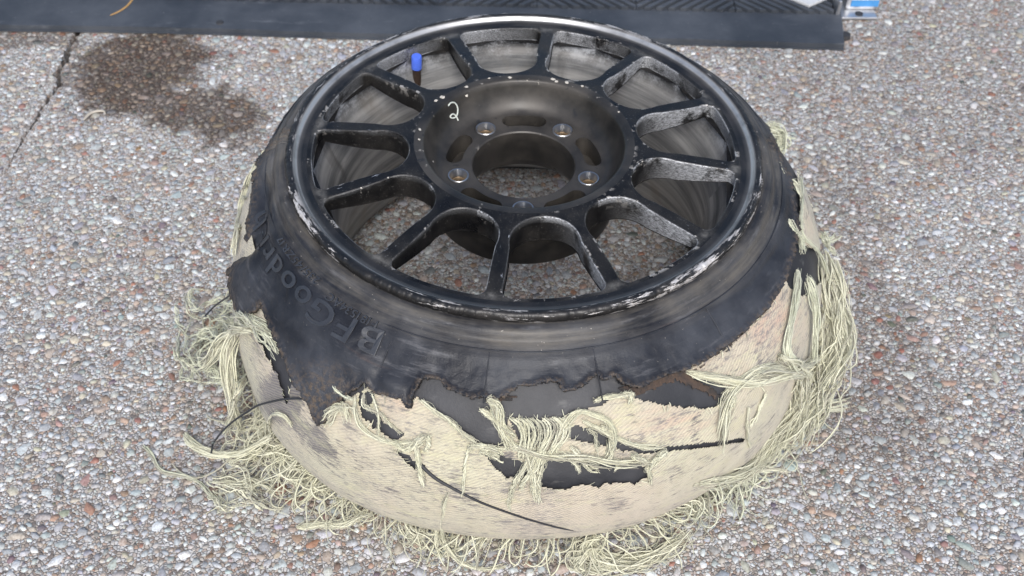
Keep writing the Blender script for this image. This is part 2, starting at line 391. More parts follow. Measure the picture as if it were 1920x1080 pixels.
PAL = np.array([(.47, .485, .50), (.42, .435, .455), (.36, .375, .40), (.54, .55, .555), (.30, .31, .335), (.44, .42, .40), (.42, .375, .33), (.42, .35, .30), (.36, .25, .20), (.31, .17, .125), (.27, .19, .15), (.16, .15, .15), (.48, .43, .36), (.25, .245, .245), (.64, .65, .66)])
PW = np.array([17, 15, 12, 12, 8, 9, 6, 6, 4, 2.5, 4, 3, 5, 5, 8.]); PW /= PW.sum()
def pebble_cols(n):
    c = PAL[rng.choice(len(PAL), n, p=PW)]*np.array([[.97, 1.0, .99]])*rng.uniform(.85, 1.2, (n, 1)) + rng.normal(0, .012, (n, 3))
    return np.clip(c, .03, .82)
X0, X1, Y0, Y1, CS = -1.02, 1.02, -.50, .80, .0006
NX, NY = int((X1-X0)/CS), int((Y1-Y0)/CS)
occ = np.zeros((NX, NY), bool)
gx = (np.arange(NX)+.5)*CS+X0
for i in range(len(crack)-1):                      # keep stones out of the open crack
    L = np.hypot(*(crack[i+1]-crack[i])); k = max(2, int(L/.0008))
    if L > 3: continue
    for t in np.linspace(0, 1, k):
        p = crack[i]*(1-t)+crack[i+1]*t; a = int((p[0]-X0)/CS); c_ = int((p[1]-Y0)/CS)
        if 0 < a < NX and 0 < c_ < NY: occ[max(0, a-6):a+7, max(0, c_-1):c_+2] = True
ex, ey = [], []; er = []
def scatter(tries, rlo, rhi, allow):
    out = []
    xs = rng.uniform(X0+.012, X1-.012, tries); ys = rng.uniform(Y0+.012, Y1-.012, tries)
    rs = rlo*(rhi/rlo)**(rng.random(tries)**1.5); rs = -np.sort(-rs)
    asp = rng.uniform(1.0, 1.75, tries); ang = rng.uniform(0, PI, tries)
    for x, y, r, a, t in zip(xs, ys, rs, asp, ang):
        m = r*math.sqrt(a); k = int(m/CS)+1; ix = int((x-X0)/CS); iy = int((y-Y0)/CS)
        sl = occ[ix-k:ix+k+1, iy-k:iy+k+1]
        if sl[k, k]: continue
        dx = (np.arange(-k, k+1)*CS)[:, None]; dy = (np.arange(-k, k+1)*CS)[None]
        if sl.shape != (2*k+1, 2*k+1): continue
        ca, sa = math.cos(t), math.sin(t)
        e = ((dx*ca+dy*sa)/(r*math.sqrt(a)))**2 + ((-dx*sa+dy*ca)/(r/math.sqrt(a)))**2 < 1
        if (sl & e).sum() > allow*e.sum(): continue
        sl |= e; out.append((x, y, r, a, t))
    return out
pb = scatter(5200, .0044, .0082, .05) + scatter(60000, .0025, .0046, .12) + scatter(120000, .0013, .0026, .20)
pb = np.array(pb)
# stones under the wheel ring that cannot be seen are left out
rr = np.hypot(pb[:, 0], pb[:, 1]); pb = pb[~((rr > .222) & (rr < .275))]
# the 300 that show largest: separate stones
q = proj(np.column_stack([pb[:, :2], np.zeros(len(pb))])); dist = np.linalg.norm(np.column_stack([pb[:, :2], np.zeros(len(pb))])-C, axis=1)
vis = (q[:, 0] > 5) & (q[:, 0] < 1915) & (q[:, 1] > 100) & (q[:, 1] < 1075) & (np.hypot(pb[:, 0], pb[:, 1]) > .36)
score = np.where(vis, pb[:, 2]/dist, 0); order = np.argsort(-score); single = order[:300]; rest = order[300:]
NR = 7
def pebble_geo(d, cols):
    n = len(d); a = np.linspace(0, 2*PI, NR, endpoint=False)[None] + rng.uniform(-.32, .32, (n, NR))
    rad = rng.uniform(.72, 1.20, (n, NR)); r = d[:, 2:3]; sa = np.sqrt(d[:, 3:4])
    ux, uy = np.cos(a)*rad*r*sa, np.sin(a)*rad*r/sa
    ct, st = np.cos(d[:, 4:5]), np.sin(d[:, 4:5])
    X = ux*ct-uy*st; Y = ux*st+uy*ct
    h = np.minimum(d[:, 2:3]*rng.uniform(.16, .42, (n, 1)), .0019)
    tx, ty = rng.normal(0, .10, (n, 1)), rng.normal(0, .10, (n, 1))
    top = rng.uniform(.66, .88, (n, 1))
    V = np.zeros((n, 2*NR+1, 3))
    V[:, :NR, 0] = X; V[:, :NR, 1] = Y; V[:, :NR, 2] = -.0006
    V[:, NR:2*NR, 0] = X*top; V[:, NR:2*NR, 1] = Y*top; V[:, NR:2*NR, 2] = h*.86 + X*top*tx + Y*top*ty
    V[:, 2*NR, 2] = h[:, 0]
    V[:, :, 0] += d[:, 0:1]; V[:, :, 1] += d[:, 1:2]
    i = np.arange(NR); j = (i+1) % NR
    T = np.concatenate([np.stack([i, j, NR+j], -1), np.stack([i, NR+j, NR+i], -1), np.stack([NR+i, NR+j, np.full(NR, 2*NR)], -1)])
    F_ = (np.arange(n)[:, None, None]*(2*NR+1) + T[None]).reshape(-1, 3)
    cc = np.repeat(np.concatenate([cols, np.ones((n, 1))], 1)[:, None], 2*NR+1, 1).reshape(-1, 4)
    return V.reshape(-1, 3), F_, cc
Vp, Fp, Cp = pebble_geo(pb[rest], pebble_cols(len(rest)))
po = mesh_np('small_pebbles', Vp, Fp, MT['peb'], ground, False, None, {'Col': Cp})
tag(po, kind='stuff')
base_pebs = []
for k in range(14):
    V, F_, _ = pebble_geo(np.array([[0, 0, 1.0, 1.0, 0]]), np.ones((1, 3)))
    V[:, 2] = np.where(V[:, 2] < 0, -.08, np.where(np.arange(len(V)) == 2*NR, .30, .25+V[:, 0]*rng.normal(0, .06)))
    o = mesh_np('pebble', V, F_, MT['pebo'], None, False); base_pebs.append(o.data); bpy.data.objects.remove(o)
cols = pebble_cols(300); cols = np.clip(cols*1.08, 0, .75)
for k, ix in enumerate(single):
    x, y, r, a, t = pb[ix]
    o = bpy.data.objects.new('pebble', base_pebs[k % 14]); link(o, ground)
    o.location = (x, y, 0.0); o.rotation_euler = (0, 0, t); o.scale = (r*math.sqrt(a), r/math.sqrt(a), min(r, .0065))
    o.color = (*cols[k], 1)

# ------------------------------------------------------------------ wheel
HR, RL = .225, .2325
wheel = bpy.data.objects.new('damaged_wheel', None); link(wheel); wheel.empty_display_size = .1
tag(wheel, 'black twelve-spoke alloy wheel lying flat, its shredded tyre down to frayed pale cords', 'wheel')
FZ = HR-.0055
def lipjit(th, R, Z):
    n1 = fbm(th*90/PI, th*0, 3, 3)-.5; n2 = vnoise(th*160, th*0+3, 9)-.5
    R = R.copy(); Z = Z.copy()
    wgt = np.array([x[2] for x in LIP])[None]
    R += (n1*.0016+n2*.0009)[:, None]*wgt; Z += (n2*.0008)[:, None]*wgt
    return R, Z
LIP = [(.2120, FZ, 0, 0, 0), (.2165, FZ, 0, 0, 0), (.2205, FZ+.0003, 0, 0, .1), (.2222, FZ+.0013, 0, 0, .8), (.2236, FZ+.0036, 0, .1, .9), (.2246, FZ+.0047, .1, .2, .25), (.2258, HR-.0002, .2, .35, 0), (.2280, HR, .3, .7, 0),
       (.2302, HR-.0004, .6, 1, 0), (.2318, HR-.0018, 1, 1, 0), (.2325, HR-.0040, 1, .9, 0), (.2326, HR-.0075, .8, .6, 0), (.2316, HR-.0102, .5, .6, 0), (.2290, HR-.0118, .2, .3, 0), (.2235, HR-.0125, 0, 0, 0), (.2215, HR-.016, 0, 0, 0), (.2215, HR-.019, 0, 0, 0), (.2120, HR-.0196, 0, 0, 0)]
rim = revolve('rim_lip', [(a, b) for a, b, *_ in LIP], 1080, MT['lip'], wheel, jit=lipjit,
              attrs={'edge': [x[3] for x in LIP], 'bare': [x[4] for x in LIP]}, angle=60)
BZ = FZ-.0135
BAR = [(.2085, BZ+.0005), (.2080, BZ-.006), (.2060, BZ-.014), (.2020, BZ-.024), (.1975, BZ-.038), (.1915, BZ-.050), (.1895, BZ-.060), (.1885, .098), (.1900, .088), (.1975, .070), (.2030, .052), (.2060, .030), (.2075, .020), (.2150, .0135), (.2230, .012), (.2310, .0125),
       (.2330, .016), (.2310, .020), (.2130, .026), (.2110, .055), (.2060, .075), (.1980, .092), (.1970, .11), (.1970, BZ-.056), (.2020, BZ-.040), (.2130, BZ-.020), (.2210, BZ-.001)]
revolve('rim_barrel', BAR, 300, MT['barrel'], wheel, attrs={'salt': [.9, .9, .45, .1] + [0]*(len(BAR)-4)}, angle=50)

# spokes: one mesh, twelve copies
NS = 12; HALF = PI/NS; RH, RO = .1080, .2120; HZ = HR+.0022
def opening_half():
    """edge of one half opening, from its inner tip to its outer tip; (radial u, tangential v) about the opening's axis"""
    hs, ri, ro, rc = .0064, .1128, .2072, .0085
    sn, cs = math.sin(HALF), math.cos(HALF); ue = .1450; ve = ue*sn/cs-hs/cs; pts = []
    for k in range(17):
        a = PI/2*k/16; f = k/16
        pts.append((ue-(ue-ri)*math.cos(a)**.92, ve*math.sin(a)**.96))
    # outer corner: circle tangent to the side line and inside the arc ro
    # side line: u*sn - v*cs = hs ; centre at distance rc from it, at radius ro-rc from the origin
    R2 = ro-rc; d = hs+rc+.0006
    psi = HALF-math.asin(d/R2); cu, cv = R2*math.cos(psi), R2*math.sin(psi)
    a0 = PI/2+HALF; a1 = psi
    p0 = pts[-1]; p1 = (cu+rc*math.cos(a0), cv+rc*math.sin(a0))
    for k in range(1, 13):
        f = k/13; bow = -.0004*math.sin(PI*f)
        u = p0[0]+(p1[0]-p0[0])*f; v = p0[1]+(p1[1]-p0[1])*f
        pts.append((u, v+bow))
    for k in range(9):
        a = a0+(a1-a0)*k/8; pts.append((cu+rc*math.cos(a), cv+rc*math.sin(a)))
    for k in range(1, 6):
        a = psi*(1-k/5); pts.append((ro*math.cos(a), ro*math.sin(a)))
    return np.array(pts)
def make_spoke():
    E = opening_half()
    ang = np.arctan2(E[:, 1], E[:, 0]); rad = np.hypot(E[:, 0], E[:, 1])
    # spoke axis along +x : left edge at angle HALF-ang
    al = HALF-ang; ps = np.stack([rad*np.cos(al), rad*np.sin(al)], -1)
    nrm = np.gradient(ps, axis=0); nrm = np.stack([-nrm[:, 1], nrm[:, 0]], -1); nrm /= np.linalg.norm(nrm, axis=1, keepdims=True)
    nrm[0] = (-math.sin(HALF)*0+math.cos(HALF), math.sin(HALF)); nrm[-1] = (-math.cos(HALF), -math.sin(HALF))
    nrm = -np.where((nrm*(np.array([[.16, 0]])*0+1)).sum(1, keepdims=True) > 9, nrm, nrm)
    ctr = np.array([np.cos(HALF), np.sin(HALF)])*.165
    s_ = np.sign(((ctr-ps)*nrm).sum(1, keepdims=True)); nrm = nrm*s_          # towards the opening
    K = len(ps); across = np.linspace(-1, 1, 9)
    rows = []; V = []; edge = []; abr = []; scuff = []
    def ztop(x, y):
        r = np.hypot(x, y); return FZ + (HZ-FZ)*np.clip((.207-r)/(.207-RH), 0, 1)
    def zbot(r): return np.interp(r, [.113, .135, .17, .2, .212], [HR-.027, HR-.0255, HR-.0235, HR-.0205, HR-.0200])
    def add(x, y, z, e=0, a=0, s=0):
        V.append((x, y, z)); edge.append(e); abr.append(a); scuff.append(s); return len(V)-1
    Q = []
    arcs = [np.stack([RH*np.cos(across*HALF), RH*np.sin(across*HALF)], -1)]
    grid = []
    grid.append([add(*p, ztop(*p), .4, 0, .3) for p in arcs[0]])
    b_ = .0011
    KR = K-5
    for k in range(KR):
        lp = ps[k]-nrm[k]*b_ if 0 < k < K-1 else ps[k]-nrm[k]*b_
        rp = lp*[1, -1]
        row = []
        rl, al_ = np.hypot(*lp), math.atan2(lp[1], lp[0])
        for a in across:
            p = np.array([rl*math.cos(al_*a), rl*math.sin(al_*a)])
            r = np.hypot(*p); e = 1.0 if abs(a) == 1 else 0
            row.append(add(p[0], p[1], ztop(*p), e, 0, 1.0 if .12 < r < .2 else .3))
        grid.append(row)
    tips = {1: [], -1: []}
    for k in range(KR, K):
        lp = ps[k]-nrm[k]*b_
        for sd_ in (1, -1): tips[sd_].append(add(lp[0], lp[1]*sd_, ztop(*lp), 1.0, 0, .3))
    low = tips[-1][::-1] + grid[-1] + tips[1]
    hi_ = []
    for i in low:
        an_ = math.atan2(V[i][1], V[i][0])
        if i == low[0]: an_ = -HALF
        if i == low[-1]: an_ = HALF
        hi_.append(add(RO*math.cos(an_), RO*math.sin(an_), ztop(RO, 0), 0, 0, 0))
    for i in range(len(low)-1): Q.append((low[i], hi_[i], hi_[i+1], low[i+1]))
    for g0, g1 in zip(grid[:-1], grid[1:]):
        for i in range(8): Q.append((g0[i], g1[i], g1[i+1], g0[i+1]))
    nz = 5
    for side in (1, -1):
        cw = side < 0                                    # the blasted face looks clockwise
        prev = None
        for k in range(K):
            p = ps[k]*[1, side]; r = np.hypot(*p); zt = ztop(*p); zb = zbot(r)
            col = [(grid[k+1][8 if side > 0 else 0] if k < KR else tips[side][k-KR]), add(p[0], p[1], zt-b_*.8, 1.0, .9 if cw else .15, 0)]
            fl = .9 if r > .200 else 0
            lev = np.linspace(0, 1, nz)[1:]
            for t in lev:
                draft = -nrm[k]*[1, side]*.0010*t*-1*-1
                fo = np.clip((k-(K-9))/8, 0, 1)
                am = ((1.0-.5*fo) if cw else (.5*fo)) * (1-.25*t)
                am *= np.interp(r, [.113, .126, .155, .19], [0, .12, .75, 1])
                col.append(add(p[0]+draft[0], p[1]+draft[1], (zt-b_*.8)+(zb-zt+b_*.8)*t, .25 if t < .3 else 0, am, 0))
            if prev:
                for i in range(len(col)-1):
                    f = (prev[i], prev[i+1], col[i+1], col[i])
                    Q.append(f if side > 0 else f[::-1])
            prev = col
    # underside
    lo = []
    for k in range(K):
        lo.append([add(ps[k][0], ps[k][1]*a, zbot(np.hypot(*ps[k])), 0, 0, 0) for a in np.linspace(-1, 1, 5)])
    for g0, g1 in zip(lo[:-1], lo[1:]):
        for i in range(4): Q.append((g0[i+1], g1[i+1], g1[i], g0[i]))
    VV = np.array(V); vr = np.hypot(VV[:, 0], VV[:, 1]); va_ = np.abs(np.arctan2(VV[:, 1], VV[:, 0]))
    rub = np.clip(1-np.abs(vr-.2065)/.0075, 0, 1)*np.clip(1-va_/math.radians(9), 0, 1)*(VV[:, 2] > FZ-.003)
    o = mesh_np('spoke', V, Q, MT['black'], wheel, True, None, {'rub': rub, 'edge': edge, 'abr': abr, 'scuff': scuff}, 42)
    return o
sp0 = make_spoke()
SPH = math.radians(113)
for k in range(NS):
    o = sp0 if k == 0 else sp0.copy()
    if k: link(o, wheel)
    o.rotation_euler = (0, 0, SPH+k*2*PI/NS)
def apply_bool(o, cutters):
    for c in cutters:
        m = o.modifiers.new('b', 'BOOLEAN'); m.operation = 'DIFFERENCE'; m.object = c; m.solver = 'EXACT'
    dg = bpy.context.evaluated_depsgraph_get(); me = bpy.data.meshes.new_from_object(o.evaluated_get(dg))
    o.modifiers.clear(); o.data = me
    for c in cutters: bpy.data.objects.remove(c)
    me.shade_smooth(); me.set_sharp_from_angle(angle=math.radians(35))
PD = HR-.0285
HUB = [(RH, HZ), (.1015, HZ), (.0995, HZ-.0006), (.0982, HZ-.0022), (.0970, HZ-.0065), (.0945, HZ-.0145), (.0915, HZ-.0210), (.0875, HZ-.0265), (.0830, PD+.0008), (.0800, PD), (.0560, PD), (.0522, PD), (.0510, PD-.0012), (.0510, PD-.012), (.0522, PD-.014), (.0522, PD-.036), (.062, PD-.052), (.092, PD-.050), (RH, HR-.026), (RH, HZ)]
hub = revolve('hub', HUB, 192, MT['hub'], wheel, attrs={'edge': [.3, .8, 1, .6] + [0]*7 + [.3, .5] + [0]*(len(HUB)-13)}, angle=35)
cut = []
LUGS = [math.radians(a) for a in (54, 126, 198, 270, 342)]
for a in LUGS:
    bm = bmesh.new(); bmesh.ops.create_cone(bm, cap_ends=True, segments=32, radius1=.0108, radius2=.0108, depth=.09)
    c = bm_obj('cut', bm, MT['hub']); c.location = (.0675*math.cos(a), .0675*math.sin(a), PD); cut.append(c)
for a in LUGS:
    a = a+math.radians(36); bm = bmesh.new(); pts = []
    r0, r1, da = .0615, .0785, math.radians(12)
    for t in np.linspace(-da, da, 9): pts.append((r1, t))
    for t in np.linspace(PI/2, -PI/2, 9)[1:-1]: pts.append(((r0+r1)/2+(r1-r0)/2*math.sin(t), da+(r1-r0)/2/((r0+r1)/2)*math.cos(t)))
    for t in np.linspace(da, -da, 9): pts.append((r0, t))
    for t in np.linspace(-PI/2, PI/2, 9)[1:-1]: pts.append(((r0+r1)/2+(r1-r0)/2*math.sin(t), -da-(r1-r0)/2/((r0+r1)/2)*math.cos(t)))
    prism(bm, [(r*math.cos(a+t), r*math.sin(a+t)) for r, t in pts], PD-.022, PD+.02)
    cut.append(bm_obj('cut', bm, MT['hub']))
bpy.context.view_layer.update()
apply_bool(hub, cut)
for a in LUGS:
    o = revolve('lug_seat', [(.0107, -.004), (.0107, .0004), (.0101, .0010), (.0092, .0008), (.0078, -.006), (.0072, -.0075), (.0070, -.030)], 40, MT['steel'], hub, angle=50)
    o.location = (.0675*math.cos(a), .0675*math.sin(a), PD)
    i = revolve('lug_bore', [(.0071, -.0072), (.0060, -.009), (.0058, -.034), (.0, -.0345)], 32, MT['bronze'], hub, angle=50)
    i.location = o.location
# marks on the hub bowl: painted figure 2 and bare chips (found on the bowl's own surface)
hp = np.array(HUB[:10]); tt = np.linspace(0, 9, 200); hr_, hz_ = np.interp(tt, range(10), hp[:, 0]), np.interp(tt, range(10), hp[:, 1])
hth = np.linspace(0, 2*PI, 1440); HG = np.stack([hr_[None]*np.cos(hth)[:, None], hr_[None]*np.sin(hth)[:, None], np.repeat(hz_[None], 1440, 0)], -1).reshape(-1, 3); HQ = proj(HG)
def hubpt(x, y, lift=.0004):
    i = np.argmin(((HQ-[x, y])**2).sum(1)); p = HG[i].copy(); r = math.hypot(p[0], p[1])
    n = np.array([-p[0]/r*.6, -p[1]/r*.6, .8]) if r < .098 else np.array([0, 0, 1.])
    return p+n*lift
def catmull(pts, K):
    P = np.asarray(pts, float); n = len(P)
    L = np.concatenate([[0], np.cumsum(np.linalg.norm(np.diff(P, axis=0), axis=1)+1e-9)]); t = np.linspace(0, L[-1], K)
    i = np.clip(np.searchsorted(L, t, side='right')-1, 0, n-2); f = ((t-L[i])/(L[i+1]-L[i]))[:, None]
    p0, p1, p2, p3 = P[np.clip(i-1, 0, n-1)], P[i], P[i+1], P[np.clip(i+2, 0, n-1)]
    return .5*((2*p1)+(p2-p0)*f+(2*p0-5*p1+4*p2-p3)*f*f+(3*p1-p0-3*p2+p3)*f**3)
def tubes(P, rad, sides=4):
    """P (N,K,3) polylines, rad (N,K) -> verts, quads"""
    N, K, _ = P.shape; T = np.gradient(P, axis=1); T /= np.linalg.norm(T, axis=2, keepdims=True)+1e-12
    ref = np.where(np.abs(T[..., 2:3]) > .9, [[[1., 0, 0]]], [[[0, 0, 1.]]]); A = np.cross(T, ref); A /= np.linalg.norm(A, axis=2, keepdims=True)+1e-12; B = np.cross(T, A)
    an = np.linspace(0, 2*PI, sides, endpoint=False)
    V = P[:, :, None] + rad[:, :, None, None]*(A[:, :, None]*np.cos(an)[None, None, :, None]+B[:, :, None]*np.sin(an)[None, None, :, None])
    n, k, s = np.meshgrid(np.arange(N), np.arange(K-1), np.arange(sides), indexing='ij'); b = n*K*sides+k*sides
    Q = np.stack([b+s, b+(s+1) % sides, b+sides+(s+1) % sides, b+sides+s], -1).reshape(-1, 4)
    return V.reshape(-1, 3), Q
def tube_obj(name, P, rad, mat, parent, sides=6):
    P = np.asarray(P)[None]; V, Q = tubes(P, np.broadcast_to(rad, P.shape[:2]).copy(), sides)
    return mesh_np(name, V, Q, mat, parent, True, np.zeros((len(V), 2)))
fig2 = [hubpt(x, y, .0003) for x, y in ((840, 199), (845, 193), (852, 193), (857, 200), (858, 210), (855, 219), (848, 222), (844, 219), (848, 214), (854, 217), (859, 226))]
tag(tube_obj('painted_figure', catmull(fig2, 50), .0008, MT['white'], hub), 'handwritten figure 2 in white marker paint')
for x, y, s in ((811, 182, 3.6), (830, 183, 4.5), (826, 180, 3), (917, 147, 2.4), (875, 163, 3.6), (875, 179, 3), (956, 146, 3.2), (1037, 149, 4.2), (1043, 153, 3.4), (1063, 155, 3.6), (1092, 162, 2.6), (1160, 210, 2.2), (787, 243, 3.2), (786, 262, 2.6), (812, 303, 2), (1147, 338, 2)):
    bm = bmesh.new(); s *= .00052; n = 9
    vs = [bm.verts.new((s*random.uniform(.6, 1.15)*math.cos(2*PI*i/n)*1.3, s*random.uniform(.6, 1.15)*math.sin(2*PI*i/n), 0)) for i in range(n)]; cvt = bm.verts.new((0, 0, .00025))
    for i in range(n): bm.faces.new((vs[i], vs[(i+1) % n], cvt))
    o = bm_obj('paint_chip', bm, MT['chip'], hub); p = hubpt(x, y, .0004); o.location = p
    r = math.hypot(p[0], p[1]); tilt = Vector((-p[0]/r*(.75 if r < .098 else .1), -p[1]/r*(.75 if r < .098 else .1), .7))
    o.rotation_euler = tilt.to_track_quat('Z', 'Y').to_euler()
# valve with blue cap
vt = onz(781, 105, HR-.014); va = math.atan2(vt[1], vt[0]); vb = np.array([vt[0]*1.02, vt[1]*1.02, HR-.070])
vd = Vector(vt-vb).normalized(); vrot = vd.to_track_quat('Z', 'Y').to_euler(); vl = float(np.linalg.norm(vt-vb))
stem = revolve('valve_stem', [(.0075, 0), (.0075, .006), (.005, .009), (.0046, vl-.014)], 24, MT['stem'], wheel); stem.location = vb; stem.rotation_euler = vrot
cap_ = revolve('valve_cap', [(.0052, vl-.0165), (.0058, vl-.0160), (.0058, vl-.0012), (.0052, vl), (.0, vl+.0001)], 28, MT['cap'], stem, angle=30)
tag(cap_, 'bright blue anodised valve cap')

# ------------------------------------------------------------------ tyre surface
PR = np.array([(.2255, .2085), (.2330, .2110), (.2400, .2085), (.2475, .2030), (.2580, .1945), (.2690, .1850), (.2800, .1735), (.2905, .1590), (.3000, .1400), (.3075, .1180), (.3120, .0950), (.3135, .0700), (.3110, .0450), (.3045, .0260), (.2950, .0140), (.2800, .0060), (.2600, .0035)])
for _ in range(3):
    PR = np.vstack([PR[:1], np.stack([PR[:-1]*.75+PR[1:]*.25, PR[:-1]*.25+PR[1:]*.75], 1).reshape(-1, 2), PR[-1:]])
PL = np.concatenate([[0], np.cumsum(np.hypot(*np.diff(PR, axis=0).T))]); SMAX = PL[-1]
PT = np.gradient(PR, axis=0); PT /= np.linalg.norm(PT, axis=1, keepdims=True); PN = np.stack([-PT[:, 1], PT[:, 0]], -1)   # outward/up normal
DRA = np.array([-180, -160, -140, -120, -100, -85, -70, -50, -30, -10, 8, 20, 35, 50, 90, 130, 150, 165, 180])
DRV = np.array([-.017, -.006, .010, .022, .021, .021, .022, .017, .008, .002, .000, -.008, -.020, -.030, -.036, -.034, -.030, -.025, -.017])
def S(th, s, off=0.0):
    th = np.asarray(th, float); s = np.asarray(s, float)
    r = np.interp(s, PL, PR[:, 0]); z = np.interp(s, PL, PR[:, 1]); nr = np.interp(s, PL, PN[:, 0]); nz = np.interp(s, PL, PN[:, 1])
    a = (np.degrees(th)+180) % 360-180
    wgt = np.clip((s-.025)/.10, 0, 1)
    r = r+np.interp(a, DRA, DRV)*wgt + (fbm(a/22+40, s*14, 21, 2)-.5)*.006*wgt + off*nr; z = np.maximum(z+off*nz, .0022)
    return np.stack([r*np.cos(th), r*np.sin(th), z+0*r], -1)
def normal_at(th, s):
    nr = np.interp(s, PL, PN[:, 0]); nz = np.interp(s, PL, PN[:, 1]); return np.stack([nr*np.cos(th), nr*np.sin(th), nz+0*th], -1)
GT, GS = np.meshgrid(np.linspace(-PI, PI, 1200), np.linspace(0, SMAX*.93, 220), indexing='ij')
GP = S(GT, GS); GV = (normal_at(GT, GS)*(C-GP)).sum(-1) > 0.0
gp = GP[GV]; gq = proj(gp); gt_, gs_ = GT[GV], GS[GV]
def at_px(x, y):
    i = np.argmin(((gq-[x, y])**2).sum(1)); return gt_[i], gs_[i]
def on_tyre(x, y, lift=.002):
    t, s = at_px(x, y); return S(t, s, lift)
def shell(name, nt, s0, s1, ns, off, keep, mat, attrs=None, solid=0, parent=wheel, extra=None):
    th = np.linspace(-PI, PI, nt+1); ss = np.linspace(s0, s1, ns+1); T_, S_ = np.meshgrid(th, ss, indexing='ij')
    o_ = off if not callable(off) else off(T_, S_)
    P = S(T_, S_, o_); q = proj(S(T_, S_)); vis = (normal_at(T_, S_)*(C-S(T_, S_))).sum(-1) > 0
    if extra is not None: P = extra(T_, S_, q, vis, P)
    P[-1] = P[0]
    k = keep(T_, S_, q[..., 0], q[..., 1], vis)
    kf = (k[:-1, :-1].astype(int)+k[1:, :-1]+k[1:, 1:]+k[:-1, 1:]) >= 3
    m = ns+1; i, j = np.nonzero(kf); a = i*m+j
    Q = np.stack([a, a+1, a+m+1, a+m], -1)
    used = np.unique(Q); remap = np.full(P.size//3, -1); remap[used] = np.arange(len(used))
    UV = np.stack([T_*.3, S_], -1).reshape(-1, 2)[used]
    at = {n: f(T_, S_, q[..., 0], q[..., 1], vis).ravel()[used] for n, f in (attrs or {}).items()}
    ob = mesh_np(name, P.reshape(-1, 3)[used], remap[Q], mat, parent, True, UV, at)
    if solid:
        md = ob.modifiers.new('thickness', 'SOLIDIFY'); md.thickness = solid; md.offset = -1
    return ob, (T_, S_, k)

SW = [(525, 0), (540, 255), (496, 298), (481, 345), (474, 390), (466, 440), (456, 475), (446, 508), (446, 545), (454, 577), (470, 594), (490, 582), (499, 571), (513, 600), (532, 640), (556, 690), (585, 752), (607, 793), (622, 778), (634, 750), (662, 735), (690, 716), (700, 735), (735, 744), (758, 748), (768, 764), (776, 745), (796, 708), (828, 714), (834, 724), (850, 733), (886, 746), (906, 741), (916, 750), (940, 746), (956, 735), (966, 727), (1000, 722), (1030, 713), (1046, 715), (1052, 733), (1085, 728), (1106, 710), (1116, 705), (1130, 716), (1148, 704), (1162, 716), (1185, 727), (1210, 722), (1240, 707), (1285, 692), (1330, 667), (1370, 640), (1400, 611), (1432, 580), (1452, 550), (1467, 520), (1479, 480), (1491, 432), (1486, 390), (1478, 342), (1455, 300), (1436, 268), (1440, 0)]
FAB = [(200, 300), (478, 255), (530, 330), (530, 560), (612, 797), (622, 768), (650, 748), (690, 727), (720, 735), (768, 752), (786, 746), (800, 758), (836, 779), (862, 803), (893, 827), (918, 837), (944, 836), (955, 781), (1000, 786), (1050, 782), (1090, 768), (1125, 757), (1150, 745), (1180, 742), (1240, 758), (1310, 765), (1345, 760), (1365, 745), (1375, 729), (1340, 716), (1300, 706), (1278, 692), (1330, 671), (1372, 646), (1400, 616), (1432, 586), (1452, 556), (1472, 523), (1489, 556), (1515, 552), (1542, 522), (1640, 470), (1900, 1400), (100, 1400)]
FAB2 = [(1492, 300), (1640, 300), (1640, 488), (1532, 470), (1503, 458), (1496, 420), (1499, 385)]
HOLES = [[(478, 626), (502, 600), (540, 640), (572, 720), (612, 797), (590, 775), (562, 722), (548, 702), (545, 735), (538, 762), (522, 705), (496, 652)],
         [(676, 735), (702, 733), (694, 768), (728, 796), (762, 816), (742, 826), (704, 802), (674, 770)],
         [(742, 838), (770, 858), (800, 876), (780, 880), (752, 856)],
         [(1018, 790), (1060, 798), (1104, 800), (1152, 812), (1190, 836), (1242, 838), (1252, 845), (1200, 850), (1160, 842), (1100, 828), (1050, 815)],
         [(905, 846), (925, 842), (952, 858), (1000, 872), (1060, 850), (1112, 858), (1202, 868), (1217, 888), (1192, 906), (1140, 904), (1120, 914), (1092, 905), (1060, 916), (1022, 912), (990, 898), (950, 894), (930, 880)],
         [(955, 786), (1040, 790), (1046, 822), (1004, 836), (975, 830)],
         [(1330, 702), (1420, 712), (1430, 722), (1370, 712)]]
SLITS = [([(1246, 842), (1320, 835), (1392, 824)], 4.2), ([(920, 750), (921, 850)], 0.0)]
def warp(T_, S_, x, y, amp, seed):
    a = T_*.3*260; b_ = S_*260
    return x+(fbm(a, b_, seed, 3)-.5)*amp*2, y+(fbm(a+50, b_+9, seed+4, 3)-.5)*amp*2
def keep_side(T_, S_, x, y, vis):
    x, y = warp(T_, S_, x, y, 5, 31)
    ad = np.degrees(T_); d = S_ < np.interp(ad, [-180, -150, -30, -15, 55, 75, 140, 180], [.10, .118, .118, .06, .06, .10, .11, .10])+.02*fbm(T_*9, S_*0, 5, 3)
    return np.where(vis, inpoly(x, y, SW), d) | (S_ < .035)
def keep_brown(T_, S_, x, y, vis):
    x, y = warp(T_, S_, x, y, 9, 71)
    band = linedist(x, y, SW[33:]) < np.interp(x, [600, 780, 800, 940, 960, 1200, 1240, 1300, 1480], [0, 0, 4, 8, 17, 16, 16, 12, 8])
    curl = inpoly(x, y, [(1245, 712), (1290, 700), (1330, 722), (1365, 745), (1340, 752), (1310, 735), (1270, 716)])
    return np.where(vis, band | curl, False)
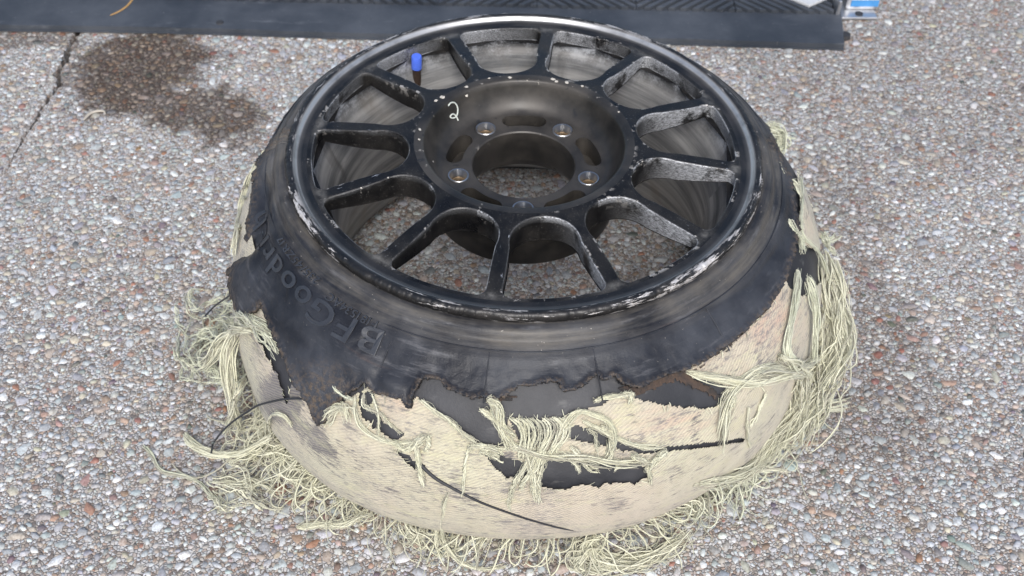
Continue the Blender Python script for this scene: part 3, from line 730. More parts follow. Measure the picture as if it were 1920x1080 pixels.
def keep_fab(T_, S_, x, y, vis):
    x0, y0 = x, y
    x, y = warp(T_, S_, x, y, 5, 41)
    k = inpoly(x, y, FAB) | inpoly(x, y, FAB2)
    for h in HOLES: k &= ~inpoly(x, y, h)
    xs, ys = warp(T_, S_, x0, y0, 1.2, 51)
    for l, wd_ in SLITS:
        if wd_: k &= linedist(xs, ys, l) > wd_*(.5+fbm(T_*40, S_*0, 8, 2))
    return np.where(vis, k, S_ > .105) & (S_ > .06)
def side_extra(T_, S_, q, vis, P):
    x, y = q[..., 0], q[..., 1]; N = normal_at(T_, S_)
    lift = (fbm(T_*9+9, S_*34, 61, 3)-.5)*.0075*np.clip((S_-.02)/.05, 0, 1)
    L = np.clip(1-np.hypot((x-590)/170, (y-640)/180), 0, 1); L2 = np.clip(1-np.hypot((x-455)/60, (y-535)/75), 0, 1)
    lift = lift + np.where(vis, .007*L*L*(3-2*L) + .005*L2*L2*(3-2*L2), 0)
    fold = linedist(x, y, [(500, 350), (497, 400), (489, 440), (468, 468), (440, 486)])
    lift = lift - np.where(vis, .0075*np.exp(-(fold/13)**2), 0)
    f2 = linedist(x, y, [(560, 400), (545, 470), (560, 530), (610, 610), (700, 690)]); lift = lift + np.where(vis, .0022*np.exp(-(f2/22)**2), 0)
    f3 = linedist(x, y, [(700, 640), (740, 690), (780, 740)]); lift = lift - np.where(vis, .0012*np.exp(-(f3/16)**2), 0)
    lp = linedist(x, y, [(735, 715), (770, 735)]); lift = lift + np.where(vis, .004*np.exp(-(lp/22)**2), 0)
    f4 = linedist(x, y, [(1290, 590), (1340, 570), (1400, 540), (1450, 470)]); lift = lift - np.where(vis, .0016*np.exp(-(f4/7)**2), 0)
    # ripples near the torn edge
    ed = linedist(x, y, SW[1:-1]); rip = (fbm(T_*95, S_*120, 66, 3)-.5)*.0035*np.exp(-(ed/10)**2) + .0012*np.exp(-(ed/9)**2)
    lift = lift + np.where(vis, rip, 0) + .0016*np.exp(-((S_-.0125)/.004)**2) - .0014*np.exp(-((S_-.0205)/.003)**2) + .0009*np.exp(-((S_-.034)/.004)**2)
    lift = lift + (fbm(T_*40, S_*190, 91, 3)-.5)*.0011*np.clip((S_-.03)/.02, 0, 1)
    return P + N*lift[..., None]
sidewall, _ = shell('tyre_sidewall', 1300, 0, .150, 110, .0050, keep_side, MT['side'],
    {'bead': lambda t, s, x, y, v: np.clip(1-(s-.022)/.014, 0, 1),
     'torn': lambda t, s, x, y, v: np.where(v, np.maximum(np.clip((12-linedist(x, y, SW[1:-1]))/9, 0, 1), np.clip(1.35-np.hypot((x-605)/75, (y-745)/62), 0, 1)), 0.)},
    solid=.0045, extra=side_extra)
tag(sidewall, 'scuffed black rubber sidewall torn off along a ragged edge')
inner_ply, _ = shell('inner_ply', 360, .01, SMAX, 90, -.0022, lambda t, s, x, y, v: np.ones(t.shape, bool), MT['inner'])
def brown_pieces():
    nt, ns = 1400, 90; th = np.linspace(-PI, PI, nt+1); ss = np.linspace(.06, .17, ns+1); T_, S_ = np.meshgrid(th, ss, indexing='ij')
    q = proj(S(T_, S_)); vis = (normal_at(T_, S_)*(C-S(T_, S_))).sum(-1) > 0
    k = keep_brown(T_, S_, q[..., 0], q[..., 1], vis); lab = np.zeros(k.shape, int); n = 0
    for i, j in zip(*np.nonzero(k)):
        if lab[i, j]: continue
        n += 1; st = [(i, j)]; lab[i, j] = n; cnt = 0
        while st:
            a, b = st.pop(); cnt += 1
            for u, v in ((a+1, b), (a-1, b), (a, b+1), (a, b-1)):
                if 0 <= u <= nt and 0 <= v <= ns and k[u, v] and not lab[u, v]: lab[u, v] = n; st.append((u, v))
        if cnt < 60: continue
        m = lab == n
        i0, i1 = np.nonzero(m.any(1))[0][[0, -1]]
        ok = (m[:-1, :-1] & m[1:, :-1] & m[1:, 1:] & m[:-1, 1:])
        if ok.sum() < 30: continue
        P = S(T_, S_, .0006); ii, jj = np.nonzero(ok); aa = ii*(ns+1)+jj; Q = np.stack([aa, aa+1, aa+ns+2, aa+ns+1], -1)
        used = np.unique(Q); remap = np.full(P.size//3, -1); remap[used] = np.arange(len(used))
        ob = mesh_np('torn_cord_ply', P.reshape(-1, 3)[used], remap[Q], MT['brown'], wheel, True, np.stack([T_*.3, S_], -1).reshape(-1, 2)[used])
        md = ob.modifiers.new('thickness', 'SOLIDIFY'); md.thickness = .0008
brown_pieces()
def wearf(t, s, x, y, v):
    w_ = .22+.30*np.clip((fbm(t*14, s*60, 83, 3)-.42)*5, 0, 1)
    for (cx, cy, rx, ry, ang, a) in ((535, 735, 75, 95, 30, 1.0), (600, 830, 50, 100, -35, .75), (760, 860, 60, 60, 0, .45), (860, 930, 170, 45, 15, .62), (1000, 915, 170, 30, 0, .55), (690, 920, 160, 36, 32, .45), (1180, 960, 200, 30, -8, .25), (1350, 790, 120, 60, 0, .22), (985, 950, 60, 26, 0, .3), (560, 800, 30, 90, -30, .7)):
        c_, s_ = math.cos(math.radians(ang)), math.sin(math.radians(ang)); dx, dy = x-cx, y-cy
        d = np.hypot((dx*c_+dy*s_)/rx, (-dx*s_+dy*c_)/ry); w_ = np.maximum(w_, a*np.clip(1.25-d, 0, 1))
    return np.where(v, w_, .15)
casing, (CT, CSs, CK) = shell('cord_casing', 1700, .06, SMAX*.93, 150, .0006, keep_fab, MT['fabric'],
    {'wear': wearf,
     'pink': lambda t, s, x, y, v: np.where(v, np.maximum.reduce([np.clip(1.2-np.hypot((x-1440)/75, (y-600)/70), 0, 1), .7*np.clip(1.2-np.hypot((x-1260)/110, (y-790)/40), 0, 1), .6*np.clip(1.2-np.hypot((x-740)/40, (y-755)/30), 0, 1), .45*np.clip(1.2-np.hypot((x-1340)/60, (y-690)/50), 0, 1), .5*np.clip(1.2-np.hypot((x-1515)/20, (y-420)/50), 0, 1)]), 0.),
     'low': lambda t, s, x, y, v: np.clip((s-.200)/.03, 0, 1)})
tag(casing, 'pale cream woven cord layer worn bare, with dark streaks and holes')

tube_obj('dark_thread', catmull([on_tyre(x, y, .0012) for x, y in ((786, 866), (815, 893), (845, 913), (900, 939), (960, 961), (1003, 976), (1060, 990), (1130, 1003))], 60), np.interp(np.linspace(0, 1, 60), [0, .3, 1], [.0019, .0012, .0005])[None], MT['inner'], casing, 6)
# raised mould lines and lettering on the sidewall
def on_side(t, s, lift=.0042):
    return S(t, s, lift)
th = np.linspace(-PI, PI, 361); tt_ = th.copy()
ln = S(th, np.full_like(th, .0285), .0040); 
sl = np.asarray([at_px(x, y) for x, y in ((920, 660), (1110, 655), (745, 625), (1325, 590), (590, 545))])
tube_obj('mould_line', S(th, np.full_like(th, .0285), .0053), .0007, MT['side'], sidewall, 5)
for (t, s) in sl:
    ss = np.linspace(.030, .066, 14); tube_obj('mould_line', S(np.full(14, t), ss, .0054), .0006, MT['side'], sidewall, 5)
def letter_row(text, px0, px1, height, sbase, ext, smid=None):
    """letters moulded on the sidewall, tops outwards, read clockwise; placed between the two photo points"""
    t0, s0 = at_px(*px0); t1, s1 = at_px(*px1)
    n = len(text)
    cu = bpy.data.curves.new('t', 'FONT'); cu.size = 1.0; cu.extrude = .06; cu.bevel_depth = .012; cu.resolution_u = 3
    ob = bpy.data.objects.new('t', cu); COL.objects.link(ob)
    adv = []
    meshes = []
    for ch in text:
        cu.body = ch; bpy.context.view_layer.update()
        dg = bpy.context.evaluated_depsgraph_get(); me = bpy.data.meshes.new_from_object(ob.evaluated_get(dg))
        if len(me.vertices) == 0: meshes.append(None); adv.append(.35); continue
        co = np.zeros(len(me.vertices)*3, np.float32); me.vertices.foreach_get('co', co); co = co.reshape(-1, 3)
        adv.append(co[:, 0].max()-min(0, co[:, 0].min())+.10); meshes.append((me, co))
    bpy.data.objects.remove(ob)
    tot = sum(adv); x = 0
    for m, a in zip(meshes, adv):
        if m:
            me, co = m
            f = (x+co[:, 0])/tot; t = t0+(t1-t0)*f
            sb = s0+(s1-s0)*f + sbase + co[:, 1]/.72*height
            q_ = S(t, sb, .0052); N = normal_at(t, sb)
            # follow the dents of the sidewall at that spot
            pp = proj(S(t, sb)); P = side_extra(t[:, None], sb[:, None], pp[:, None], np.ones((len(t), 1), bool), q_[:, None])[:, 0] + N*((co[:, 2]+.05)*ext/.06)[:, None]
            me.vertices.foreach_set('co', P.astype(np.float32).ravel()); me.update(); me.materials.clear(); me.materials.append(MT['letter'])
            link(bpy.data.objects.new('letter', me), sidewall)
        x += a
letter_row('BFGoodrich', (724, 648), (482, 400), .0190, -.010, .0005)
letter_row('F181534AC', (712, 616), (622, 560), .0062, -.004, .0007)
letter_row('235/45ZR17', (606, 536), (532, 452), .0062, -.004, .0007)

# ------------------------------------------------------------------ frayed cords
def wisp(P, n, spread, rad=.0008, wav=.002, trunc=.35, K=18, lift=True, fan=.0):
    """n cords following the guide P (m,3)"""
    G = catmull(P, K); t = np.linspace(0, 1, K); out = []; n = int(round(n*1.35))
    for i in range(n):
        o0 = rng.normal(0, 1, 3)*spread*[1, 1, .6]; o1 = rng.normal(0, 1, 3)*spread*[1, 1, .6]*(1+fan)
        a0 = rng.uniform(0, .12); a1 = 1-rng.random()**2*trunc
        tt = a0+(a1-a0)*t; g = np.stack([np.interp(tt, t, G[:, k]) for k in range(3)], -1)
        env = np.sqrt(np.clip(tt*6, 0, 1))[:, None]
        g = g+(o0*(1-tt[:, None])+o1*tt[:, None])*env
        for k in range(3):
            f = rng.uniform(1.0, 3.2); g[:, k] += np.sin(tt*2*PI*f+rng.uniform(0, 6.3))*wav*rng.uniform(.3, 1)*env[:, 0]*(.6 if k == 2 else 1)
        g[:, 2] = np.maximum(g[:, 2], .0016+rng.random()*.002)
        out.append(g)
    return np.array(out)
def cords(name, groups, mat, parent=wheel, rad=.00066, kind=None, label=None):
    Vs, Qs, o, Sh = [], [], 0, []
    for P in groups:
        N, K, _ = P.shape
        r = rad*np.where(rng.random((N, 1)) < .4, rng.uniform(.22, .5, (N, 1)), rng.uniform(.7, 1.2, (N, 1)))*(1+.18*np.sin(np.linspace(0, 60, K)[None]+rng.uniform(0, 6, (N, 1))))
        r = r*np.interp(np.linspace(0, 1, K), [0, .05, .9, 1], [.9, 1, 1, .45])[None]
        if N > 1 and rad > .0005:
            ph = rng.uniform(0, 6.3, (N, 1, 3)); tt = np.linspace(0, 1, K)[None, :, None]
            F2 = P + np.sin(tt*rng.uniform(6, 26, (N, 1, 3))+ph)*.0016 + np.sin(tt*rng.uniform(30, 60, (N, 1, 3))+ph)*.0005
            F2[..., 2] = np.maximum(F2[..., 2], .0012); P = np.concatenate([P, F2]); r = np.concatenate([r, np.full((N, K), .00016)]); N = 2*N
        V, Q = tubes(P, r, 4); Vs.append(V); Sh.append(np.repeat(rng.random((N, 1))*np.ones((1, K)), 4)); Qs.append(Q+o); o += len(V)
    ob = mesh_np(name, np.vstack(Vs), np.vstack(Qs), mat, parent, True, None, {'shade': np.concatenate(Sh)})
    return tag(ob, label, kind=kind)
def G(*pts):
    """guide points: (x,y,lift) lies over the tyre at that photo point; (x,y,h,'z') is at height h above the ground"""
    return np.array([onz(p[0], p[1], p[2]) if len(p) == 4 else on_tyre(p[0], p[1], p[2]) for p in pts])

# fringe of cords pulled out along the lower edge, lying on the ground
def fringe(a0, a1, n, seed):
    r_ = np.random.default_rng(seed); K = 22; out = []
    for i in range(n):
        a = r_.uniform(a0, a1); ad = (a+180) % 360-180
        Ln = np.interp(ad, LFA, LFV)*r_.uniform(.35, 1.25)
        th0 = math.radians(a); s0 = SMAX*np.interp(r_.random(), [0, 1], [.80, .90])
        p = S(th0, s0, .0004); u = np.array([math.cos(th0), math.sin(th0), 0]); v = np.array([-u[1], u[0], 0])
        clump = vnoise(np.array([a/9.0]), np.array([seed*1.0]), 77)[0]-.5; cl2 = vnoise(np.array([a/3.1]), np.array([2.0+seed]), 78)[0]-.5
        head = clump*2.2+r_.normal(0, .40); curv = (cl2*230+r_.normal(0, 75)); wob = r_.uniform(15, 80); ph = r_.uniform(0, 6.3)
        arc = Ln*1.75; ds = arc/(K-1); x = y = 0; pts = []
        zt = .0018+abs(r_.normal(0, .0055)); zb = r_.uniform(.0, .010)
        for k in range(K):
            f = k/(K-1)
            z = p[2]*(1-f)**1.6 + zt*(1-(1-f)**1.6) + zb*math.sin(PI*min(1, f*1.3))
            q_ = p+u*x+v*y; pts.append((q_[0], q_[1], max(.0014, z)))
            x += math.cos(head)*ds; y += math.sin(head)*ds
            head += curv*ds*(.3+f*1.3) + wob*ds*math.sin(ph+f*9)*1.2
            if x < 0: head *= .5
        out.append(pts)
    return np.array(out)
LFA = [-180, -168, -160, -150, -143, -135, -126, -118, -110, -100, -92, -84, -76, -68, -60, -50, -40, -30, -20, -8, 5, 20, 60, 120, 165, 180]
LFV = [.030, .045, .028, .030, .066, .060, .038, .022, .030, .022, .014, .020, .026, .032, .024, .030, .036, .032, .030, .034, .036, .03, .02, .02, .02, .036]
def fr(a0, a1, n, seed, mat='cord'):
    cords('cord_fringe', [fringe(a0, a1, n, seed)], MT[mat], wheel, .00072, 'stuff')
fr(-178, -152, 60, 1, 'cord2'); fr(-152, -118, 170, 2); fr(-118, -88, 90, 3); fr(-90, -58, 78, 4); fr(-60, -28, 120, 5, 'cord2'); fr(-30, 14, 110, 6); fr(14, 182, 150, 7)

TUFTS = []
def tuft(groups, mat='cord', label=None, rad=.00066): TUFTS.append(cords('cord_tuft', groups, MT[mat], casing, rad, None, label))
# right flank: long swept bundles hanging from the torn upper edge
tuft([wisp(G((1488, 508, .004), (1480, 560, .006), (1468, 620, .006), (1464, 660, .006), (1480, 690, .008)), 16, .0022, wav=.0012, trunc=.15),
      wisp(G((1505, 518, .004), (1512, 570, .008), (1515, 620, .008), (1510, 670, .008)), 14, .0022, wav=.0012, trunc=.15)], 'cord2', 'pair of long ropes of cord hanging over the pink ply')
tuft([wisp(G((1539, 470, .004), (1541, 530, .010), (1540, 590, .014), (1530, 650, .016), (1510, 720, .014), (1485, 790, .012), (1462, 850, .010), (1440, 890, .008)), 52, .0090, wav=.0075, trunc=.9),
      wisp(G((1545, 560, .012), (1570, 590, .10, 'z'), (1578, 640, .085, 'z'), (1560, 700, .07, 'z'), (1535, 760, .055, 'z'), (1500, 830, .035, 'z')), 46, .0085, wav=.0080, trunc=.9)], 'cord', 'thick swept bundle of cords down the outer flank')
tuft([wisp(G((1540, 545, .010), (1562, 528, .115, 'z'), (1578, 540, .105, 'z'), (1572, 575, .095, 'z'), (1550, 600, .090, 'z'), (1535, 640, .08, 'z')), 16, .0025, wav=.0015, trunc=.2),
      wisp(G((1542, 620, .010), (1565, 580, .10, 'z'), (1590, 590, .085, 'z'), (1592, 640, .07, 'z'), (1570, 700, .06, 'z')), 18, .0026, wav=.0015, trunc=.25)], 'cord', 'looped cords curling out beside the flank')
tuft([wisp(G((1478, 690, .006), (1520, 660, .012), (1560, 652, .06, 'z'), (1596, 648, .05, 'z')), 16, .0022, wav=.002, trunc=.3)], 'cord', 'short bundle of cords poking outwards')
tuft([wisp(G((1462, 815, .006), (1500, 785, .03, 'z'), (1540, 765, .02, 'z'), (1575, 757, .012, 'z'), (1592, 752, .008, 'z')), 8, .0010, wav=.0008, trunc=.1, fan=2.5)], 'cord', 'single cord with a flared tip reaching over the ground')
tuft([wisp(G((1490, 700, .006), (1440, 690, .004), (1400, 704, .003), (1366, 735, .003), (1352, 780, .003), (1344, 822, .002)), 34, .0042, wav=.0022, trunc=.6),
      wisp(G((1285, 696, .003), (1330, 706, .003), (1400, 716, .004), (1460, 702, .006), (1500, 690, .008)), 26, .0030, wav=.0016, trunc=.3),
      wisp(G((1455, 665, .005), (1480, 675, .006), (1500, 690, .007)), 26, .0035, wav=.003, trunc=.6)], 'cord', 'webbed cords spread across the upper shoulder')
tuft([wisp(G((1400, 760, .003), (1395, 800, .003), (1405, 835, .002)), 4, .0012, wav=.001), wisp(G((1376, 740, .003), (1362, 790, .003), (1352, 838, .003)), 6, .0022, wav=.001), wisp(G((1430, 735, .004), (1418, 770, .003), (1400, 800, .003)), 4, .0012, wav=.001)], 'cord')
tuft([wisp(G((1300, 905, .002), (1360, 890, .004), (1420, 870, .008), (1470, 850, .010), (1495, 835, .03, 'z')), 14, .0045, wav=.0022, trunc=.3), wisp(G((1330, 898, .002), (1400, 910, .006), (1450, 905, .010), (1478, 880, .02, 'z')), 14, .0045, wav=.0025, trunc=.4),
      wisp(G((1495, 690, .006), (1480, 760, .006), (1462, 830, .006), (1440, 880, .006), (1400, 925, .006)), 40, .0070, wav=.005, trunc=.85)], 'cord', 'fan of cords swept across the lower flank')
tuft([wisp(G((1497, 330, .003), (1500, 370, .003), (1497, 420, .003), (1500, 445, .003), (1530, 475, .004), (1540, 520, .006)), 6, .0010, wav=.0008, trunc=.1), wisp(G((1470, 415, .006), (1480, 440, .005), (1492, 448, .005), (1496, 480, .005)), 16, .0016, wav=.0012, trunc=.4),
      wisp(G((1452, 308, .004), (1462, 330, .004), (1485, 345, .004), (1497, 372, .004)), 9, .0012, wav=.001, trunc=.2), wisp(G((1535, 440, .004), (1552, 452, .11, 'z'), (1575, 440, .11, 'z')), 9, .0026, wav=.002, trunc=.6), wisp(G((1535, 450, .004), (1555, 465, .10, 'z'), (1568, 480, .09, 'z')), 8, .0025, wav=.002, trunc=.6)], 'cord2', 'thin cords along the narrow strip of casing behind')
tuft([wisp(G((1425, 245, .115, 'z'), (1450, 240, .12, 'z'), (1466, 258, .11, 'z'), (1455, 280, .10, 'z'), (1440, 268, .10, 'z')), 34, .0045, wav=.005, trunc=.5), wisp(G((1450, 265, .10, 'z'), (1470, 258, .09, 'z'), (1492, 258, .08, 'z')), 5, .001, wav=.001), wisp(G((1455, 270, .11, 'z'), (1462, 295, .10, 'z'), (1468, 275, .10, 'z')), 6, .0015, wav=.002)], 'cord2', 'curly knot of cords behind the rim')
# front: torn flaps and hanging threads
tuft([wisp(G((915, 748, .006), (928, 752, .006), (936, 785, .005), (950, 815, .004), (962, 838, .003)), 34, .0026, wav=.0016, trunc=.5), wisp(G((902, 766, .005), (925, 783, .004), (948, 800, .004), (965, 815, .003)), 14, .0014, wav=.001, trunc=.25)], 'cord', 'upright fluffy tuft at the torn front edge')
lp = []
for k in range(17):
    x = 955+k*6.0+rng.uniform(-1, 1); e = rng.uniform(-4, 4)
    lp.append(wisp(G((x, 781, .002), (x+15, 792, .004), (x+22-k*.6, 812, .005), (x+20-k*1.6, 838+e, .005), (x+18-k*2.6, 862+e, .004)), 2, .0006, wav=.0005, trunc=.3))
tuft(lp, 'cord', 'row of parallel loose threads bridging a dark hole')
tuft([wisp(G((1000, 838, .005), (985, 870, .004), (966, 905, .003), (958, 935, .002), (957, 956, .002)), 12, .0013, wav=.001, trunc=.4), wisp(G((1008, 838, .005), (1000, 870, .004), (1004, 905, .003), (1011, 938, .002)), 14, .0014, wav=.001, trunc=.4), wisp(G((1018, 835, .005), (1003, 870, .005), (985, 895, .004), (972, 912, .003)), 10, .0014, wav=.001, trunc=.4), wisp(G((990, 845, .005), (994, 890, .004), (1000, 925, .003)), 8, .0016, wav=.001, trunc=.4), wisp(G((1022, 838, .005), (1020, 862, .004), (1012, 890, .003), (1008, 915, .003)), 8, .0012, wav=.001)], 'cord', 'bundle of threads hanging down the middle')
tuft([wisp(G((945, 838, .003), (960, 830, .004), (990, 840, .003), (1030, 850, .003), (1090, 852, .003), (1150, 862, .003), (1200, 862, .003)), 26, .0030, wav=.0012, trunc=.6), wisp(G((905, 842, .003), (925, 846, .004), (940, 858, .003)), 14, .0022, wav=.0014, trunc=.5), wisp(G((880, 838, .002), (910, 836, .003), (945, 842, .003)), 14, .0018, wav=.001, trunc=.4)], 'cord', 'ragged strip of cord across the dark hole')
tuft([wisp(G((1112, 749, .003), (1145, 743, .003), (1178, 742, .004)), 10, .0011, wav=.0008, trunc=.3), wisp(G((1165, 745, .003), (1182, 738, .004), (1176, 752, .003)), 12, .0016, wav=.0012, trunc=.5)], 'cord', 'horizontal wisp lying along the dark ply')
tuft([wisp(G((1046, 815, .003), (1062, 788, .004), (1082, 770, .004), (1110, 776, .004), (1140, 790, .005), (1146, 820, .005), (1138, 852, .004)), 16, .0016, wav=.0012, trunc=.4), wisp(G((1100, 800, .004), (1115, 815, .005), (1117, 850, .004)), 4, .001, wav=.0008), wisp(G((1070, 830, .004), (1085, 850, .004), (1100, 872, .003), (1120, 880, .003)), 7, .0012, wav=.001, trunc=.3), wisp(G((1055, 845, .004), (1075, 862, .004), (1088, 880, .003)), 5, .001, wav=.0008), wisp(G((1090, 785, .003), (1140, 812, .004), (1190, 832, .003), (1240, 838, .002)), 9, .0018, wav=.0008, trunc=.3), wisp(G((1125, 795, .004), (1142, 815, .004), (1140, 848, .004), (1128, 858, .003)), 12, .0022, wav=.0014, trunc=.4)], 'cord', 'arched loop of cords above the hole')
tuft([wisp(G((1182, 848, .003), (1205, 862, .004), (1220, 866, .004)), 14, .0016, wav=.001, trunc=.4), wisp(G((1244, 842, .003), (1228, 856, .004), (1214, 870, .004)), 14, .0018, wav=.001, trunc=.4), wisp(G((1208, 868, .004), (1216, 885, .003), (1219, 906, .002)), 8, .001, wav=.0008, trunc=.4), wisp(G((1165, 862, .003), (1158, 868, .003), (1152, 878, .003)), 6, .001, wav=.0006)], 'cord', 'star-shaped fluff at the end of the hole')
tuft([wisp(G((624, 692, .004), (632, 718, .006), (645, 735, .006), (670, 745, .005)), 5, .0009, wav=.0008, trunc=.1)], 'cord2', 'single cord standing up against the rubber flap')
tuft([wisp(G((612, 792, .003), (625, 768, .005), (648, 755, .005), (662, 782, .003)), 24, .0030, wav=.0012, trunc=.4), wisp(G((672, 740, .004), (670, 770, .004), (682, 795, .003), (712, 818, .003), (745, 828, .003), (780, 824, .003)), 10, .0012, wav=.0008, trunc=.2), wisp(G((686, 735, .004), (688, 758, .005), (715, 770, .004), (738, 796, .003), (756, 810, .003)), 7, .001, wav=.0008, trunc=.2), wisp(G((700, 735, .003), (712, 770, .004), (712, 818, .003)), 3, .0006, wav=.0005)], 'cord', 'fanned tuft beneath the hanging rubber flap')
tuft([wisp(G((745, 826, .003), (770, 836, .004), (788, 822, .004), (800, 816, .004)), 22, .0022, wav=.0014, trunc=.5), wisp(G((785, 828, .004), (788, 860, .003), (792, 885, .003), (795, 908, .002)), 14, .0012, wav=.0008, trunc=.5), wisp(G((800, 842, .003), (806, 830, .004), (804, 812, .004)), 6, .001, wav=.001)], 'cord', 'small knot of cord on the left front')
tuft([wisp(G((788, 747, .003), (815, 765, .005), (850, 792, .006), (870, 812, .005), (895, 828, .003)), 8, .0012, wav=.0006, trunc=.1), wisp(G((880, 838, .002), (874, 870, .002), (868, 905, .002), (866, 935, .002)), 3, .0006, wav=.0008)], 'cord', 'loose selvedge cord along a torn edge')
tuft([wisp(G((511, 806, .003), (514, 780, .006), (528, 768, .008), (545, 778, .006), (553, 797, .004)), 5, .0009, wav=.0006, trunc=.05)], 'cord', 'small arch of cord on the worn flank')
# left flank
tuft([wisp(G((458, 590, .006), (478, 598, .008), (500, 615, .006), (518, 640, .004), (526, 655, .003)), 44, .0038, wav=.0030, trunc=.6), wisp(G((500, 572, .003), (512, 600, .004), (524, 625, .003)), 6, .001, wav=.001)], 'cord2', 'fluffy tuft under the rubber ear')
tuft([wisp(G((490, 622, .006), (465, 612, .012), (440, 625, .11, 'z'), (425, 665, .09, 'z'), (428, 720, .07, 'z'), (438, 770, .04, 'z'), (446, 808, .01, 'z')), 28, .0032, wav=.0026, trunc=.4), wisp(G((485, 612, .006), (450, 612, .12, 'z'), (415, 640, .09, 'z'), (390, 680, .06, 'z'), (372, 690, .04, 'z')), 22, .0040, wav=.0028, trunc=.4), wisp(G((455, 710, .003), (442, 740, .07, 'z'), (430, 790, .03, 'z'), (416, 818, .01, 'z')), 8, .0018, wav=.0015)], 'cord', 'cords arching down the left flank')
bl = []
for k in range(46):
    x, y, h = rng.uniform(345, 436), rng.uniform(560, 700), rng.uniform(.004, .05); pts = []
    a = rng.uniform(0, 6.3)
    for i in range(6):
        pts.append((x, y, h, 'z')); a += rng.normal(.5, .7); x = np.clip(x+18*math.cos(a), 332, 444); y = np.clip(y+17*math.sin(a), 548, 716); h = max(.003, h+rng.normal(0, .008))
    bl.append(wisp(G(*pts), 2, .0018, wav=.002, trunc=.3))
tuft(bl, 'cord2', 'tangled nest of greenish cords beside the left flank')
bl = []
for k in range(24):
    x, y, h = rng.uniform(372, 470), rng.uniform(845, 930), rng.uniform(.003, .02); pts = []
    a = rng.normal(.4, .6)
    for i in range(6):
        pts.append((x, y, h, 'z')); a += rng.normal(0, .45); x = x+20*math.cos(a); y = np.clip(y+15*math.sin(a), 825, 955); h = max(.002, h+rng.normal(0, .003))
    bl.append(wisp(G(*pts), 2, .0022, wav=.002, trunc=.3))
bl.append(wisp(G((345, 812, .003, 'z'), (358, 832, .006, 'z'), (400, 850, .012, 'z'), (450, 850, .02, 'z'), (500, 822, .004)), 16, .0022, wav=.0015, trunc=.4))
tuft(bl, 'cord', 'combed mass of cords spilled on the ground')
tuft([wisp(G((264, 828, .002, 'z'), (285, 855, .002, 'z'), (303, 885, .002, 'z'), (340, 893, .002, 'z'), (372, 905, .003, 'z'), (395, 930, .003, 'z'), (418, 940, .004, 'z')), 5, .0009, wav=.0006, trunc=.1)], 'cord2', 'stray cord lying out on the bare ground')
tuft([wisp(G((842, 920, .002), (830, 950, .002), (828, 1000, .004), (835, 1025, .02, 'z'), (860, 1055, .004, 'z'), (905, 1068, .003, 'z'), (950, 1060, .003, 'z')), 7, .0010, wav=.0008, trunc=.2)], 'cord', 'long thin cord trailing off the lower edge')
tuft([wisp(G((1100, 1005, .004), (1105, 1030, .02, 'z'), (1120, 1052, .006, 'z'), (1170, 1058, .004, 'z'), (1230, 1040, .006, 'z'), (1290, 1000, .012, 'z')), 34, .0065, wav=.005, trunc=.6), wisp(G((1130, 1000, .004), (1090, 1030, .02, 'z'), (1085, 1060, .004, 'z'), (1150, 1072, .003, 'z')), 16, .0045, wav=.005, trunc=.5)], 'cord', 'thick loop of cords under the front edge')
tuft([wisp(G((556, 988, .003, 'z'), (600, 985, .006, 'z'), (640, 985, .010, 'z'), (680, 965, .02, 'z')), 16, .0022, wav=.002, trunc=.4)], 'cord')
tuft([wisp(G((470, 300, .002), (463, 340, .003), (460, 390, .003), (452, 440, .004), (446, 480, .004)), 16, .0022, wav=.0012, trunc=.3), wisp(G((466, 375, .004), (452, 372, .10, 'z'), (444, 392, .09, 'z')), 7, .001, wav=.001), wisp(G((455, 430, .004), (448, 412, .11, 'z'), (443, 440, .10, 'z')), 12, .0022, wav=.002, trunc=.5)], 'cord', 'pale cords peeping past the far rubber edge')
# short fray all along the torn edges of the casing
kk = CK.astype(int); edge = (kk[1:-1, 1:-1] == 1) & ((kk[:-2, 1:-1]+kk[2:, 1:-1]+kk[1:-1, :-2]+kk[1:-1, 2:]) < 4)
ei, ej = np.nonzero(edge)
qe = proj(S(CT[ei+1, ej+1], CSs[ei+1, ej+1])); ok = np.ones(len(ei), bool)
for l, wd_ in SLITS: ok &= linedist(qe[:, 0], qe[:, 1], l) > 9
ok &= fbm(CT[ei+1, ej+1]*25, CSs[ei+1, ej+1]*60, 14, 2) > .42
ei, ej = ei[ok], ej[ok]; sel = rng.permutation(len(ei))[:520]; fz = []
for i, j in zip(ei[sel], ej[sel]):
    t, s = CT[i+1, j+1], CSs[i+1, j+1]; L = rng.uniform(.0015, .0065); a = rng.uniform(0, 2*PI)
    f = np.linspace(0, 1, 6); fz.append(S(t+np.cos(a)*L*f/.3, s+np.sin(a)*L*f, .001+.0022*np.sin(f*2.4)*rng.random()))
tag(cords('frayed_fibres', [np.array(fz)], MT['cord'], casing, .00042), kind='stuff')
# two dark wires springing from the left flank
for pts in (((385, 592, .05, 'z'), (405, 572, .07, 'z'), (440, 548, .13, 'z')), ((396, 850, .012, 'z'), (402, 828, .03, 'z'), (430, 796, .05, 'z'), (470, 768, .085, 'z'), (510, 748, .010), (560, 742, .006), (620, 755, .002))):
    tube_obj('bare_wire', catmull(G(*pts), 30), .0010, MT['wire'], wheel, 6)

